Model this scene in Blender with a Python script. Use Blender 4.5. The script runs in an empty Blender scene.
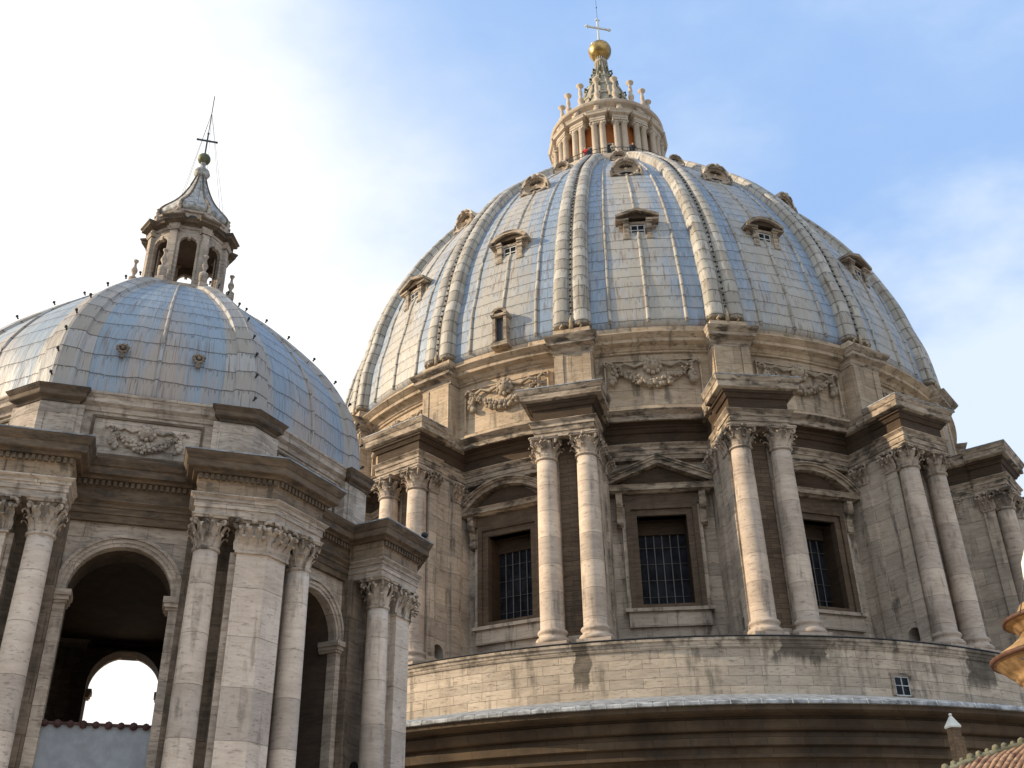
import bpy, bmesh, math, random
from math import sin, cos, pi, radians as R_, sqrt, atan2, tan, hypot
from mathutils import Vector, Matrix

random.seed(7)
SC = bpy.context.scene
COL = SC.collection

# ------------------------------------------------------------------ camera
CAM = Vector((0.0, -81.652, -13.856))
yaw, pitch, roll, FPX = -0.1264, 0.5065, -0.0186, 1029.07
f_ = Vector((sin(yaw) * cos(pitch), cos(yaw) * cos(pitch), sin(pitch)))
r0 = Vector((cos(yaw), -sin(yaw), 0)); u0 = r0.cross(f_)
r_ = r0 * cos(roll) + u0 * sin(roll); u_ = -r0 * sin(roll) + u0 * cos(roll)
cd = bpy.data.cameras.new('camera'); cam = bpy.data.objects.new('camera', cd); COL.objects.link(cam)
cam.matrix_world = Matrix(((r_.x, u_.x, -f_.x, CAM.x), (r_.y, u_.y, -f_.y, CAM.y),
                           (r_.z, u_.z, -f_.z, CAM.z), (0, 0, 0, 1)))
cd.sensor_width = 36; cd.lens = FPX / 1024 * 36; cd.clip_start = 0.1; cd.clip_end = 6000
SC.camera = cam

# ------------------------------------------------------------------ light
SUN_AZ, SUN_EL = R_(-79), R_(24)          # azimuth measured from -Y towards +X
sdir = Vector((sin(SUN_AZ) * cos(SUN_EL), -cos(SUN_AZ) * cos(SUN_EL), sin(SUN_EL)))
sl = bpy.data.lights.new('sun', 'SUN'); sl.energy = 4.8; sl.angle = R_(0.6); sl.color = (1.0, 0.82, 0.58)
so = bpy.data.objects.new('sun', sl); COL.objects.link(so)
so.rotation_euler = sdir.to_track_quat('Z', 'Y').to_euler(); so.location = (-60, -40, 80)

SC.view_settings.view_transform = 'Standard'; SC.view_settings.look = 'None'
SC.view_settings.exposure = 0.28; SC.view_settings.gamma = 1.0
SC.view_settings.use_curve_mapping = False

W = bpy.data.worlds.new('World'); SC.world = W; W.use_nodes = True
nt = W.node_tree; nt.nodes.clear()
def nd(tree, t, **kw):
    n = tree.nodes.new(t)
    for k, v in kw.items():
        if k == 'inp':
            for i, x in v.items(): n.inputs[i].default_value = x
        else: setattr(n, k, v)
    return n
def mth(tree, op, a, b=None, clamp=False):
    n = tree.nodes.new('ShaderNodeMath'); n.operation = op; n.use_clamp = clamp
    for i, v in enumerate((a, b)):
        if v is None: continue
        if isinstance(v, (int, float)): n.inputs[i].default_value = v
        else: tree.links.new(v, n.inputs[i])
    return n.outputs[0]
def sstep(tree, x, lo, hi, o0=0.0, o1=1.0):
    n = tree.nodes.new('ShaderNodeMapRange'); n.interpolation_type = 'SMOOTHSTEP'
    for i, v in enumerate((x, lo, hi, o0, o1)):
        if isinstance(v, (int, float)): n.inputs[i].default_value = v
        else: tree.links.new(v, n.inputs[i])
    return n.outputs[0]
def mixc(tree, fac, a, b, blend='MIX'):
    n = tree.nodes.new('ShaderNodeMix'); n.data_type = 'RGBA'; n.blend_type = blend
    for s, v in ((n.inputs[0], fac), (n.inputs[6], a), (n.inputs[7], b)):
        if isinstance(v, (int, float)): s.default_value = v
        elif isinstance(v, tuple): s.default_value = v if len(v) == 4 else (*v, 1)
        else: tree.links.new(v, s)
    return n.outputs[2]
def comb(tree, x, y, z):
    n = tree.nodes.new('ShaderNodeCombineXYZ')
    for i, v in enumerate((x, y, z)):
        if isinstance(v, (int, float)): n.inputs[i].default_value = v
        else: tree.links.new(v, n.inputs[i])
    return n.outputs[0]
def noise(tree, vec, scale, detail=4, rough=0.55):
    n = tree.nodes.new('ShaderNodeTexNoise'); n.inputs['Scale'].default_value = scale
    n.inputs['Detail'].default_value = detail; n.inputs['Roughness'].default_value = rough
    tree.links.new(vec, n.inputs['Vector']); return n.outputs['Fac']

sky = nd(nt, 'ShaderNodeTexSky'); sky.sky_type = 'NISHITA'; sky.sun_disc = False
sky.sun_elevation = SUN_EL; sky.sun_rotation = atan2(sdir.x, sdir.y)
sky.air_density = 1.0; sky.dust_density = 1.6; sky.ozone_density = 1.6
tc = nd(nt, 'ShaderNodeTexCoord')
sp = nd(nt, 'ShaderNodeSeparateXYZ'); nt.links.new(tc.outputs['Generated'], sp.inputs[0])
zz = mth(nt, 'ADD', mth(nt, 'MAXIMUM', sp.outputs[2], 0.0), 0.25)
px_ = mth(nt, 'DIVIDE', sp.outputs[0], zz); py_ = mth(nt, 'DIVIDE', sp.outputs[1], zz)
pv = comb(nt, px_, py_, 0.0)
n1 = noise(nt, pv, 1.7, 6, 0.58)
n2 = noise(nt, comb(nt, mth(nt, 'ADD', px_, 3.1), mth(nt, 'MULTIPLY', py_, 1.5), 1.7), 4.2, 5, 0.6)
nn = mth(nt, 'ADD', mth(nt, 'MULTIPLY', n1, 0.75), mth(nt, 'MULTIPLY', n2, 0.25))
dp = nd(nt, 'ShaderNodeVectorMath', operation='DOT_PRODUCT')
nt.links.new(tc.outputs['Generated'], dp.inputs[0]); dp.inputs[1].default_value = Vector((-0.70, 0.55, 0.12)).normalized()
nz0 = mth(nt, 'SUBTRACT', nn, 0.5)
west = sstep(nt, mth(nt, 'ADD', dp.outputs['Value'], mth(nt, 'MULTIPLY', nz0, 0.38)), 0.50, 0.83)   # bright haze towards the low sun
dq = nd(nt, 'ShaderNodeVectorMath', operation='DOT_PRODUCT')
nt.links.new(tc.outputs['Generated'], dq.inputs[0]); dq.inputs[1].default_value = Vector((0.36, 0.86, 0.36)).normalized()
bank = mth(nt, 'MULTIPLY', sstep(nt, mth(nt, 'ADD', dq.outputs['Value'], mth(nt, 'MULTIPLY', nz0, 0.16)), 0.948, 0.992), 0.80)
wisp = mth(nt, 'MULTIPLY', sstep(nt, nn, 0.46, 0.72), 0.42)
away_fill = mth(nt, 'MULTIPLY', sstep(nt, sp.outputs[1], 0.30, -0.15), 0.95)      # unseen white cloud behind the camera, added as fill on facing surfaces
veil = mth(nt, 'ADD', mth(nt, 'MULTIPLY', mth(nt, 'MAXIMUM', mth(nt, 'MAXIMUM', west, bank), mth(nt, 'MAXIMUM', wisp, away_fill)), 0.88), 0.12, True)
blue = mixc(nt, 1.0, sky.outputs[0], (0.95, 1.02, 1.14, 1), 'MULTIPLY')
blue = mixc(nt, 0.84, blue, (2.75, 4.8, 8.6, 1))
white = mixc(nt, west, (7.3, 8.1, 9.0, 1), (10.0, 9.9, 9.7, 1))
skyc = mixc(nt, veil, blue, white)
bg = nd(nt, 'ShaderNodeBackground'); bg.inputs['Strength'].default_value = 0.10
nt.links.new(skyc, bg.inputs[0])
wo = nd(nt, 'ShaderNodeOutputWorld'); nt.links.new(bg.outputs[0], wo.inputs[0])

# ------------------------------------------------------------------ layout constants
PH = -0.1368; ST = pi / 8; PD = PH + R_(0.55)
DCX, DCY = 0.0, 0.0
QA = PH - R_(11.25); QD = 52.606
QX, QY = QD * sin(QA), -QD * cos(QA)
AL = PH + R_(33.75)                         # normal of the side cupola's front face
TERR = -15.6

# ------------------------------------------------------------------ materials
def newmat(name):
    m = bpy.data.materials.new(name); m.use_nodes = True
    t = m.node_tree; t.nodes.clear()
    b = nd(t, 'ShaderNodeBsdfPrincipled'); o = nd(t, 'ShaderNodeOutputMaterial')
    t.links.new(b.outputs[0], o.inputs[0]); return m, t, b
def polar(t, cx, cy):
    g = nd(t, 'ShaderNodeNewGeometry')
    s = nd(t, 'ShaderNodeSeparateXYZ'); t.links.new(g.outputs['Position'], s.inputs[0])
    x = mth(t, 'SUBTRACT', s.outputs[0], cx); y = mth(t, 'SUBTRACT', s.outputs[1], cy); z = s.outputs[2]
    # angle from -Y towards +X
    az = mth(t, 'ARCTAN2', x, mth(t, 'MULTIPLY', y, -1.0))
    rr = mth(t, 'SQRT', mth(t, 'ADD', mth(t, 'MULTIPLY', x, x), mth(t, 'MULTIPLY', y, y)))
    return g, x, y, z, az, rr

def stone(name, light, dark, center=(0, 0), radius=25, block=None, stain=0.5, scale=1.0, pits=0.5, drips=None, patch=0.5, bed=1.0, special=None, slo=0.53, cracks=0.0, hst=False):
    m, t, b = newmat(name)
    g, x, y, z, az, rr = polar(t, *center)
    pos = comb(t, x, y, z)
    warp = noise(t, pos, 0.55 * scale, 2)
    bedv = comb(t, mth(t, 'MULTIPLY', x, 0.55 * scale), mth(t, 'MULTIPLY', y, 0.55 * scale), mth(t, 'ADD', mth(t, 'MULTIPLY', z, 5.0 * scale), mth(t, 'MULTIPLY', warp, 5.0)))
    nb = noise(t, bedv, 1.3, 6, 0.65)
    big = noise(t, pos, 0.33 * scale, 4, 0.6)
    mid = noise(t, pos, 1.4 * scale, 4, 0.6)
    f = mth(t, 'ADD', mth(t, 'MULTIPLY', sstep(t, nb, 0.36, 0.66), 0.50 * bed), mth(t, 'MULTIPLY', sstep(t, big, 0.3, 0.7), patch))
    f = mth(t, 'MULTIPLY', f, 0.95, True)
    col = mixc(t, f, light, dark)
    col = mixc(t, sstep(t, mid, 0.52, 0.75, 0, 0.4), col, tuple(c * k for c, k in zip(light, (1.1, 1.06, 1.04))))
    hgt = mth(t, 'MULTIPLY', nb, 0.6)
    if block:
        bw, bh = block
        bt = nd(t, 'ShaderNodeTexBrick'); bt.offset = 0.5; bt.inputs['Scale'].default_value = 1.0
        bt.inputs['Brick Width'].default_value = bw; bt.inputs['Row Height'].default_value = bh
        bt.inputs['Mortar Size'].default_value = 0.011 / scale; bt.inputs['Mortar Smooth'].default_value = 0.2
        bt.inputs['Color1'].default_value = (0.76, 0.755, 0.75, 1); bt.inputs['Color2'].default_value = (1.14, 1.12, 1.08, 1)
        bt.inputs['Mortar'].default_value = (0.30, 0.27, 0.23, 1)
        t.links.new(comb(t, mth(t, 'ADD', mth(t, 'MULTIPLY', az, radius), rr), z, 0.0), bt.inputs['Vector'])
        col = mixc(t, 0.85, col, bt.outputs['Color'], 'MULTIPLY')
        hgt = mth(t, 'SUBTRACT', hgt, mth(t, 'MULTIPLY', bt.outputs['Fac'], 0.8))
    # black weathering in vertical runs, with their own outline
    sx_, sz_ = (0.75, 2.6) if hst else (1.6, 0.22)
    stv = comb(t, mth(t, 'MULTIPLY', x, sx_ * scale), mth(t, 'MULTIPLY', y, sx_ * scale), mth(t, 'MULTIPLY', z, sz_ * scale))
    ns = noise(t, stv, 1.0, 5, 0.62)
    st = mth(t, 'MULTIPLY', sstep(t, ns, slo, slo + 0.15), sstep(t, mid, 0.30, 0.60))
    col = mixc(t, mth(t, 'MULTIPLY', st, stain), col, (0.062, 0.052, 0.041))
    if pits:
        pn = noise(t, comb(t, mth(t, 'MULTIPLY', x, 1.5 * scale), mth(t, 'MULTIPLY', y, 1.5 * scale), mth(t, 'MULTIPLY', z, 7.0 * scale)), 1.6, 4, 0.75)
        pf = sstep(t, pn, 0.58, 0.66)
        col = mixc(t, mth(t, 'MULTIPLY', pf, pits), col, (0.09, 0.08, 0.07))
        hgt = mth(t, 'SUBTRACT', hgt, mth(t, 'MULTIPLY', pf, 0.6))
    if cracks:
        cv = nd(t, 'ShaderNodeTexVoronoi'); cv.feature = 'DISTANCE_TO_EDGE'; cv.inputs['Scale'].default_value = 1.0
        wp = mth(t, 'MULTIPLY', mth(t, 'SUBTRACT', mid, 0.5), 1.6)
        t.links.new(comb(t, mth(t, 'ADD', mth(t, 'MULTIPLY', x, 0.5 * scale), wp), mth(t, 'ADD', mth(t, 'MULTIPLY', y, 0.5 * scale), wp), mth(t, 'ADD', mth(t, 'MULTIPLY', z, 1.15 * scale), wp)), cv.inputs['Vector'])
        cf_ = mth(t, 'MULTIPLY', sstep(t, cv.outputs['Distance'], 0.008, 0.03, 1, 0), sstep(t, big, 0.42, 0.55))
        col = mixc(t, mth(t, 'MULTIPLY', cf_, cracks), col, (0.075, 0.062, 0.05)); hgt = mth(t, 'SUBTRACT', hgt, mth(t, 'MULTIPLY', cf_, 0.6))
    if special: col = special(t, col, az, z, rr, ns, mid)
    t.links.new(col, b.inputs['Base Color'])
    b.inputs['Roughness'].default_value = 0.86
    b.inputs['Specular IOR Level'].default_value = 0.25
    bp = nd(t, 'ShaderNodeBump'); bp.inputs['Strength'].default_value = 0.55; bp.inputs['Distance'].default_value = 0.05 / scale
    t.links.new(hgt, bp.inputs['Height']); t.links.new(bp.outputs[0], b.inputs['Normal'])
    return m

def stylo_stains(t, col, az, z, rr, ns, mid):
    deg = mth(t, 'MULTIPLY', mth(t, 'SUBTRACT', az, PH), 180 / pi)
    tot = None
    for c, w, zb in ((1.2, 0.95, -2.2), (23.2, 3.2, -1.15), (44.5, 2.4, -1.9), (-24.5, 2.0, -1.5), (67, 3, -2)):
        d = mth(t, 'ABSOLUTE', mth(t, 'SUBTRACT', deg, c))
        d = mth(t, 'ADD', d, mth(t, 'MULTIPLY', mth(t, 'SUBTRACT', mid, 0.5), w * 2.2))
        e = sstep(t, d, w * 0.72, w * 1.0, 1, 0)
        zl = mth(t, 'ADD', z, mth(t, 'MULTIPLY', mth(t, 'SUBTRACT', ns, 0.5), 1.6))
        e = mth(t, 'MULTIPLY', e, sstep(t, zl, zb - 0.35, zb + 0.25))
        tot = e if tot is None else mth(t, 'MAXIMUM', tot, e)
    rim = mth(t, 'MULTIPLY', sstep(t, mth(t, 'ADD', z, mth(t, 'MULTIPLY', mth(t, 'SUBTRACT', ns, 0.5), 1.2)), -0.75, -0.15), sstep(t, mid, 0.40, 0.62))
    tot = mth(t, 'MAXIMUM', tot, mth(t, 'MULTIPLY', rim, 0.8))
    return mixc(t, mth(t, 'MULTIPLY', tot, mth(t, 'ADD', mth(t, 'MULTIPLY', mid, 0.6), 0.50), True), col, (0.05, 0.041, 0.031))

M = {}
M['trav'] = stone('travertine', (0.57, 0.49, 0.405), (0.30, 0.24, 0.19), block=(2.6, 1.05), stain=0.75, slo=0.51, bed=0.8)
M['trav_wall'] = stone('travertine_wall', (0.57, 0.49, 0.405), (0.32, 0.26, 0.205), block=(2.3, 0.72), stain=0.75, patch=0.5, slo=0.51, bed=0.8)
M['trav_col'] = stone('travertine_columns', (0.62, 0.52, 0.43), (0.36, 0.285, 0.23), block=(60, 1.55), stain=0.55, slo=0.52, pits=0.45, bed=0.75, patch=0.6)
M['trav_cor'] = stone('travertine_cornice', (0.52, 0.425, 0.325), (0.145, 0.105, 0.074), stain=0.92, bed=0.9, slo=0.45, hst=True, pits=0.8)  # black crust, made heavier and darker to paint in cornice shade
M['trav_carve'] = stone('travertine_carving', (0.58, 0.48, 0.385), (0.085, 0.065, 0.048), stain=0.8, slo=0.47, bed=0.4, pits=0.2)
M['trav_fest'] = stone('festoon_carved_stone', (0.40, 0.32, 0.235), (0.11, 0.082, 0.06), stain=0.7, slo=0.5, bed=0.3, pits=0.3)
M['attic'] = stone('attic_travertine', (0.54, 0.43, 0.315), (0.30, 0.22, 0.145), block=(3.4, 1.3), stain=0.7, slo=0.50)
M['stylo'] = stone('stylobate_travertine', (0.57, 0.48, 0.385), (0.33, 0.265, 0.20), radius=29.3, block=(1.7, 0.48), stain=0.55, slo=0.51, bed=0.8, special=stylo_stains)
M['brick'] = stone('brown_brick', (0.20, 0.145, 0.10), (0.085, 0.06, 0.042), block=(0.9, 0.28), stain=0.6)
M['brown'] = stone('brown_weathered_recess_shade', (0.085, 0.056, 0.035), (0.034, 0.022, 0.014), stain=0.4, pits=0.2)  # weathered stone taken near black: shade of friezes and soffits put into colour
M['frame'] = stone('window_surround_stone', (0.16, 0.115, 0.078), (0.06, 0.042, 0.029), stain=0.5, pits=0.4, slo=0.5)
M['lowcor'] = stone('dark_lower_cornice', (0.135, 0.093, 0.058), (0.055, 0.038, 0.025), radius=32, block=(1.7, 40), stain=0.6, pits=0.0, bed=0.0, patch=1.0, slo=0.5)
cq = (QX, QY)
M['q_trav'] = stone('cupola_travertine', (0.58, 0.50, 0.425), (0.23, 0.185, 0.148), center=cq, radius=8.3, block=(1.7, 0.75), stain=0.5, scale=1.7)
M['q_col'] = stone('cupola_columns', (0.64, 0.555, 0.48), (0.42, 0.345, 0.285), center=cq, radius=8.3, block=(60, 1.3), stain=0.5, slo=0.52, scale=1.7, pits=0.4, bed=0.75, patch=0.6)
M['q_cor'] = stone('cupola_cornice', (0.19, 0.138, 0.094), (0.032, 0.022, 0.015), center=cq, stain=0.9, slo=0.47, hst=True, scale=1.7, bed=0.7)  # black-weathered cornice; soffit and recess shade also put into the colour
M['q_carve'] = stone('cupola_carving', (0.58, 0.49, 0.40), (0.075, 0.057, 0.043), center=cq, stain=0.9, slo=0.48, scale=1.7, bed=0.4, pits=0.2)
M['q_frieze'] = stone('cupola_frieze_stone', (0.38, 0.29, 0.205), (0.14, 0.10, 0.068), center=cq, radius=8.3, block=(1.5, 3), stain=0.8, slo=0.48, scale=1.7)
M['q_core'] = stone('cupola_sooty_shade_stone', (0.27, 0.215, 0.165), (0.10, 0.077, 0.057), center=cq, radius=8.3, block=(1.7, 0.75), stain=0.8, slo=0.47, scale=1.7)  # soot plus painted shade for the gaps behind the columns
M['q_dark'] = stone('cupola_inner_shade_stone', (0.105, 0.075, 0.055), (0.045, 0.033, 0.025), center=cq, stain=0.4, scale=1.7)  # dark colour paints the shade inside cupola, lantern and arch soffits
M['lant'] = stone('lantern_stone', (0.58, 0.49, 0.39), (0.34, 0.27, 0.20), stain=0.35, scale=1.5, bed=0.4, pits=0.2)
M['lantwall'] = stone('lantern_red_wall', (0.62, 0.20, 0.055), (0.44, 0.135, 0.04), stain=0.4, scale=1.5, bed=0.3, pits=0.1)
M['spire'] = stone('spire_lead', (0.42, 0.37, 0.29), (0.17, 0.17, 0.13), stain=0.6, scale=2, bed=0.2, pits=0.1)

def lead(name, cx, cy, zc, rad, rows, bay, nsheet, blue, beige, pale, rib=False, bluefrac=0.5, seam=0.07, grad=0.35):
    m, t, b = newmat(name)
    g, x, y, z, az, rr = polar(t, cx, cy)
    el = mth(t, 'ARCTAN2', mth(t, 'SUBTRACT', z, zc), rr)
    s = mth(t, 'MULTIPLY', el, rad)                      # arc length up the dome
    v = mth(t, 'MULTIPLY', s, rows)
    wob = mth(t, 'MULTIPLY', mth(t, 'SUBTRACT', noise(t, comb(t, mth(t, 'MULTIPLY', az, 9), s, 0), 0.8, 3), 0.5), 0.30)
    v = mth(t, 'ADD', v, wob)
    fv = mth(t, 'FRACT', v)
    u = mth(t, 'MULTIPLY', mth(t, 'SUBTRACT', az, bay[0]), 1.0 / bay[1])
    fu = mth(t, 'FRACT', mth(t, 'ADD', u, 20.0))
    d = mth(t, 'ABSOLUTE', mth(t, 'SUBTRACT', fu, 0.5))   # 0 mid bay, .5 at rib
    streak = noise(t, comb(t, mth(t, 'MULTIPLY', az, 30), mth(t, 'MULTIPLY', s, 0.10), 0), 1.0, 5, 0.6)
    fine = noise(t, comb(t, mth(t, 'MULTIPLY', az, 110), mth(t, 'MULTIPLY', s, 0.45), 4.0), 1.0, 4, 0.65)
    blot = noise(t, comb(t, mth(t, 'MULTIPLY', az, 14), mth(t, 'MULTIPLY', s, 0.35), 2.0), 1.0, 5, 0.6)
    # each sheet slightly different
    wn = nd(t, 'ShaderNodeTexWhiteNoise'); wn.noise_dimensions = '2D'
    row = mth(t, 'FLOOR', v)
    ush = mth(t, 'ADD', mth(t, 'MULTIPLY', u, nsheet), mth(t, 'MULTIPLY', mth(t, 'MODULO', row, 2.0), 0.0))
    t.links.new(comb(t, mth(t, 'FLOOR', ush), row, 0), wn.inputs['Vector'])
    if rib:
        k = sstep(t, mth(t, 'ADD', mth(t, 'MULTIPLY', blot, 0.75), mth(t, 'MULTIPLY', wn.outputs['Value'], 0.25)), 0.3, 0.7)
        col = mixc(t, k, beige, pale)
    else:
        k = mth(t, 'ADD', mth(t, 'MULTIPLY', mth(t, 'SUBTRACT', streak, 0.5), 1.7), mth(t, 'MULTIPLY', mth(t, 'SUBTRACT', blot, 0.5), 0.8))
        k = mth(t, 'ADD', k, mth(t, 'MULTIPLY', mth(t, 'SUBTRACT', d, 0.28), 2.4))
        k = mth(t, 'ADD', k, mth(t, 'MULTIPLY', mth(t, 'SUBTRACT', wn.outputs['Value'], 0.5), 0.10))
        k = mth(t, 'ADD', k, mth(t, 'MULTIPLY', mth(t, 'SUBTRACT', el, 0.55), grad))
        k = sstep(t, mth(t, 'ADD', k, bluefrac), 0.15, 0.85)
        col = mixc(t, k, beige, blue)
        col = mixc(t, sstep(t, fine, 0.48, 0.70, 0, 0.7), col, pale)
    # brightness differs from sheet to sheet
    col = mixc(t, 1.0, col, comb(t, *[mth(t, 'ADD', mth(t, 'MULTIPLY', wn.outputs['Value'], 0.11), 0.94)] * 3), 'MULTIPLY')
    # rust and dirt runs
    dr = mth(t, 'MULTIPLY', sstep(t, fine, 0.36, 0.48, 1, 0), sstep(t, blot, 0.38, 0.58))
    col = mixc(t, mth(t, 'MULTIPLY', dr, 0.75), col, (0.16, 0.112, 0.078))
    # seams with dark drips hanging below them
    brk = sstep(t, noise(t, comb(t, mth(t, 'MULTIPLY', az, 60), row, 9.0), 1.0, 2), 0.32, 0.5)
    line = mth(t, 'MULTIPLY', sstep(t, fv, seam * 0.6, seam, 1, 0), mth(t, 'ADD', mth(t, 'MULTIPLY', brk, 0.6), 0.3))
    dl = mth(t, 'MULTIPLY', mth(t, 'SUBTRACT', fine, 0.54), 3.2)
    drip = sstep(t, mth(t, 'SUBTRACT', mth(t, 'SUBTRACT', 1.0, fv), dl), 0.0, 0.06, 1, 0)
    line = mth(t, 'MAXIMUM', line, mth(t, 'MULTIPLY', drip, 0.55))
    fs = mth(t, 'FRACT', mth(t, 'ADD', ush, 400.0))
    vl = mth(t, 'MULTIPLY', sstep(t, fs, 0.02, 0.05, 1, 0), 0.12 if not rib else 0.0)
    line = mth(t, 'MAXIMUM', line, vl)
    col = mixc(t, mth(t, 'MULTIPLY', line, 0.8 if rib else 0.66), col, (0.06, 0.047, 0.038))
    t.links.new(col, b.inputs['Base Color'])
    b.inputs['Roughness'].default_value = 0.52; b.inputs['Specular IOR Level'].default_value = 0.35
    bp = nd(t, 'ShaderNodeBump'); bp.inputs['Strength'].default_value = 0.8; bp.inputs['Distance'].default_value = 0.08
    h = mth(t, 'ADD', mth(t, 'MULTIPLY', line, -0.8), mth(t, 'ADD', mth(t, 'MULTIPLY', blot, 0.8), mth(t, 'MULTIPLY', fv, 0.5)))
    t.links.new(h, bp.inputs['Height']); t.links.new(bp.outputs[0], b.inputs['Normal'])
    return m
BL = (0.215, 0.285, 0.385); BE = (0.375, 0.345, 0.30); PA = (0.365, 0.40, 0.44)
M['lead'] = lead('lead_sheets', 0, 0, 18.0, 26.0, 1 / 0.95, (PH, ST), 14, BL, BE, PA, bluefrac=0.70)
M['leadrib'] = lead('lead_rib_sheets', 0, 0, 18.0, 26.0, 1 / 0.95, (PH, ST), 1, BL, (0.31, 0.28, 0.235), (0.43, 0.405, 0.36), rib=True, seam=0.08)
M['q_lead'] = lead('cupola_lead_sheets', QX, QY, -0.5, 7.6, 1 / 0.70, (AL - pi / 8, pi / 4), 12, (0.24, 0.305, 0.38), (0.36, 0.305, 0.265), (0.34, 0.36, 0.38), bluefrac=0.98, seam=0.07, grad=0.9)
M['q_leadrib'] = lead('cupola_rib_sheets', QX, QY, -0.5, 7.6, 1 / 0.70, (AL - pi / 8, pi / 4), 1, BL, (0.33, 0.295, 0.255), (0.36, 0.36, 0.36), rib=True, seam=0.06)

def plain(name, col, rough=0.7, metal=0.0, var=0.25, sc=3.0, spec=0.3):
    m, t, b = newmat(name)
    g = nd(t, 'ShaderNodeNewGeometry')
    n = noise(t, g.outputs['Position'], sc, 5, 0.6)
    c = mixc(t, sstep(t, n, 0.3, 0.7), tuple(v * (1 - var) for v in col), tuple(min(1, v * (1 + var)) for v in col))
    t.links.new(c, b.inputs['Base Color']); b.inputs['Roughness'].default_value = rough
    b.inputs['Metallic'].default_value = metal; b.inputs['Specular IOR Level'].default_value = spec
    return m
M['gold'] = plain('gilded_copper', (0.40, 0.265, 0.10), 0.34, 0.9, 0.5, 1.4)
M['bronze'] = plain('green_bronze', (0.125, 0.13, 0.075), 0.55, 0.35, 0.3, 5)
M['iron'] = plain('dark_iron', (0.045, 0.045, 0.048), 0.6, 0.3, 0.3, 8)
M['ironblue'] = plain('cross_iron', (0.07, 0.085, 0.10), 0.6, 0.2, 0.2, 8)
M['silver'] = plain('pale_cross_metal', (0.55, 0.55, 0.53), 0.4, 0.5, 0.2, 4)
M['glass'] = plain('dark_window_glass', (0.016, 0.018, 0.023), 0.5, 0.0, 0.6, 1.2, 0.06)
M['bar'] = plain('window_bars', (0.135, 0.125, 0.115), 0.7, 0.0, 0.2)
M['whitepaint'] = plain('white_painted_wood', (0.70, 0.70, 0.68), 0.6)
M['sashgrey'] = plain('greyed_sash_paint', (0.46, 0.46, 0.44), 0.7)
M['roofgrey'] = plain('streaked_grey_roof_lead', (0.33, 0.325, 0.31), 0.6, 0.0, 0.55, 5)
M['leadflat'] = plain('flashing_lead', (0.24, 0.255, 0.275), 0.6, 0.0, 0.5, 2.5)
M['skirtedge'] = plain('weathered_skirt_edge', (0.30, 0.31, 0.32), 0.6, 0.0, 0.6, 1.6)
M['palelead'] = plain('pale_lead_roll', (0.46, 0.47, 0.47), 0.6, 0.0, 0.3, 3)
M['render'] = plain('grey_blue_plaster', (0.27, 0.292, 0.32), 0.9, 0.0, 0.13, 3)
M['tile'] = plain('red_coping_tile', (0.065, 0.034, 0.032), 0.9, 0.0, 0.4, 6)
M['ochre'] = plain('ochre_plaster', (0.27, 0.17, 0.08), 0.9, 0.0, 0.4, 3.5)
M['cream'] = plain('cream_plaster', (0.55, 0.44, 0.31), 0.85, 0.0, 0.12, 2.2)
M['pink'] = plain('faded_red_plaster', (0.40, 0.12, 0.10), 0.85, 0.0, 0.25, 4)
M['copperedge'] = plain('dark_copper_edge', (0.09, 0.045, 0.03), 0.55, 0.2, 0.3, 5)
M['pale'] = plain('pale_marble', (0.66, 0.66, 0.60), 0.7, 0.0, 0.12, 3)
M['mossy'] = plain('mossy_coping', (0.16, 0.155, 0.105), 0.95, 0.0, 0.4, 6)
M['yellowwall'] = plain('yellow_plaster', (0.62, 0.47, 0.25), 0.85, 0.0, 0.12, 2)
M['terrace'] = stone('terrace_paving', (0.50, 0.44, 0.36), (0.36, 0.31, 0.25), block=(3, 3), stain=0.3)
M['ground'] = plain('far_city_ground', (0.16, 0.15, 0.12), 0.95, 0.0, 0.4, 0.02)
def rooftile():
    m, t, b = newmat('weathered_roof_tiles')
    g = nd(t, 'ShaderNodeNewGeometry')
    bt = nd(t, 'ShaderNodeTexVoronoi'); bt.inputs['Scale'].default_value = 6.5
    mp = nd(t, 'ShaderNodeMapping'); mp.inputs['Scale'].default_value = (1.3, 1.0, 2.2)
    t.links.new(g.outputs['Position'], mp.inputs[0]); t.links.new(mp.outputs[0], bt.inputs['Vector'])
    n = noise(t, g.outputs['Position'], 2.2, 5, 0.65)
    sepc = nd(t, 'ShaderNodeSeparateColor'); t.links.new(bt.outputs['Color'], sepc.inputs[0])
    c = mixc(t, sepc.outputs[0], (0.16, 0.085, 0.06), (0.42, 0.27, 0.165))
    c = mixc(t, sstep(t, n, 0.5, 0.7), c, (0.24, 0.20, 0.13))
    t.links.new(c, b.inputs['Base Color']); b.inputs['Roughness'].default_value = 0.9
    return m
M['rooftile'] = rooftile()
M['postbrick'] = stone('brown_post_brick', (0.24, 0.165, 0.10), (0.12, 0.08, 0.055), center=(7.9, -52), radius=0.8, block=(0.3, 0.085), stain=0.3, scale=3)

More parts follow.
